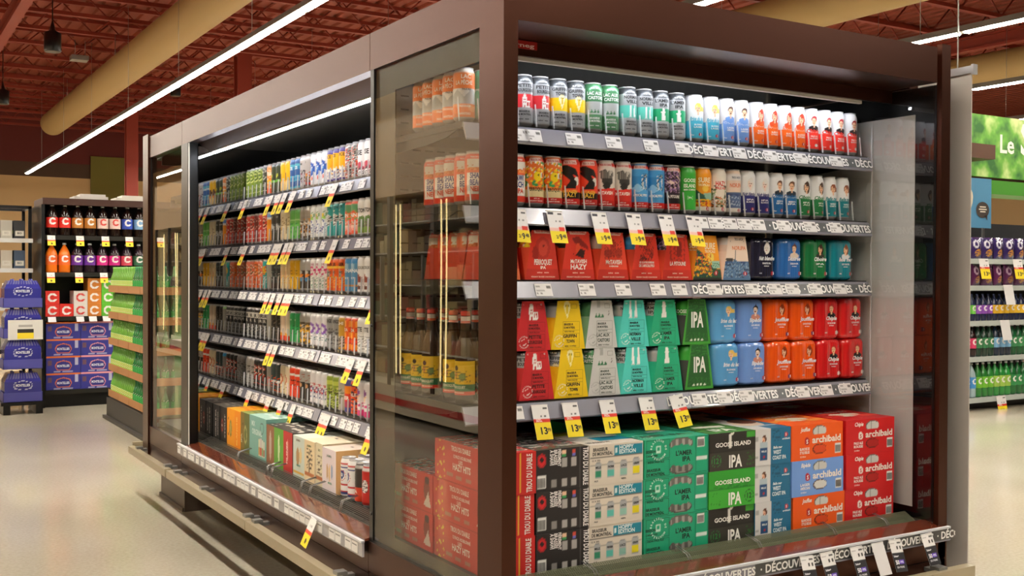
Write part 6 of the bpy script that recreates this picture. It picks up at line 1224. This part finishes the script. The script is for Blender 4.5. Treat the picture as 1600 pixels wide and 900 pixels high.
m = bpy.data.materials.new('leaf_print'); m.use_nodes = True; nt = m.node_tree; b = nt.nodes['Principled BSDF']; tc = nt.nodes.new('ShaderNodeTexCoord'); nn = nt.nodes.new('ShaderNodeTexNoise'); nn.inputs['Scale'].default_value = 3.2; nn.inputs['Detail'].default_value = 3
cr = nt.nodes.new('ShaderNodeValToRGB'); cr.color_ramp.elements[0].position = .38; cr.color_ramp.elements[0].color = (*lin('2f6a2c')[:3], 1); cr.color_ramp.elements[1].position = .66; cr.color_ramp.elements[1].color = (*lin('c8d890')[:3], 1)
el = cr.color_ramp.elements.new(.52); el.color = (*lin('6cac3c')[:3], 1); nt.links.new(tc.outputs['Object'], nn.inputs['Vector']); nt.links.new(nn.outputs['Fac'], cr.inputs[0]); nt.links.new(cr.outputs[0], b.inputs['Base Color']); b.inputs['Roughness'].default_value = .6
t = thing('aisle_sign', 'large leaf-green hanging sign with white lettering over the far aisles', 'sign', (0, 0, 0))
obj('sign_board', MB().box((9.0, GYs, 2.50), (13.0, GYs+.05, 3.22)), m, t)
obj('green_ledge', MB().box((8.9, GYs-.1, 2.29), (13.0, GYs+.3, 2.45)), mat('bright_green', '3f8a1c', .5), t)
mb = MB()
for s_, x, h in (('Le', 10.20, .22), ('S', 10.58, .40)):
    V, F = text_uv(s_, x, 2.80, h); mb.add(np.stack([V[:, 0], 0*V[:, 0]+GYs-.004, V[:, 1]], -1), F, lin('eef2e4'))
obj('lettering', mb, PAPER, t)
obj('bracket', MB().box((9.05, GYs-.35, 2.65), (9.47, GYs-.05, 2.81)).box((9.1, GYs-.2, 2.45), (9.15, GYs+.0, 2.65)), mat('brown_bracket', '5a3a28', .5), t)
for x in (9.3, 11.5): obj('hanger_wire', MB().rod((x, GYs+.02, 3.22), (x, GYs+.02, HC-.6), .008, 5), STEEL, t)
# ------------------------------------------------------------------ glass-door freezers along the side aisle, seen in the glass
FX = -2.75
FRZ = None
def freezer(y0, lab):
    t = thing('reach_in_freezer', lab, 'freezer', (FX, y0, 0), 0, 'glass-door freezers along the side aisle')
    L = 3.6
    obj('body', MB().box((-.9, 0, .05), (-.85, L, 2.6)).box((-.9, 0, .30), (0, .03, 2.05)).box((-.9, L-.03, .30), (0, L, 2.05)).box((-.9, 0, .30), (0, L, .36)), mat('liner_white', 'e6dcc0', .5), t)
    obj('header', MB().box((-.9, 0, 2.05), (.02, L, 2.75)), mat('taupe_header', 'bfa27c', .45), t)
    obj('lower_panel', MB().box((-.9, 0, .05), (.0, L, .30)), mat('panel_cream', 'b8ac94', .4), t)
    obj('red_stripe', MB().box((.0, 0, .13), (.006, L, .19)), mat('red_stripe', 'a81c1c', .4), t)
    sh = MB(); 
    for z in (.62, .92, 1.22, 1.52, 1.8): sh.box((-.84, .03, z), (-.12, L-.03, z+.012))
    obj('shelf', sh, WHITEP, t)
    g = random.Random(int(y0*7))
    pm = MB()
    for z in (.37, .635, .935, 1.235, 1.535, 1.815):
        y = .06
        while y < L-.16:
            w_ = g.uniform(.10, .2); h_ = g.uniform(.12, .22)
            pm.box((-.5, y, z), (-.14, y+w_-.01, z+h_), g.choice(['8c7a50', '6a4a30', 'a88a5a', '3c5a40', '7c2c20', 'b8a880', '4a3c2c', '9a8a60'])); y += w_
    o = obj('frozen_goods', pm, CARD, t); o['kind'] = 'stuff'
    for k in range(5):
        y = k*.9; y = min(max(y, .03), L-.03)
        obj('door_frame', MB().box((-.03, y-.03, .30), (.012, y+.03, 2.05)), mat('door_bronze', '2c2620', .35), t)
        for d in (-.052, .042): obj('light_tube', MB().box((-.10, y+d, .40), (-.09, y+d+.010, 1.98)), DOORT, t)
    for k in range(4):
        obj('door_glass', MB().box((-.006, k*.9+.03, .33), (.0, k*.9+.87, 2.02)), CLEAR, t)
        obj('door_handle', MB().box((.012, k*.9+.10, .9), (.05, k*.9+.13, 1.5)), STEEL, t)
    return t
for i in range(4): freezer(1.2+3.68*i, f'glass-door freezer bank with red stripe, {nth(i+1)} along the side aisle from the entrance')
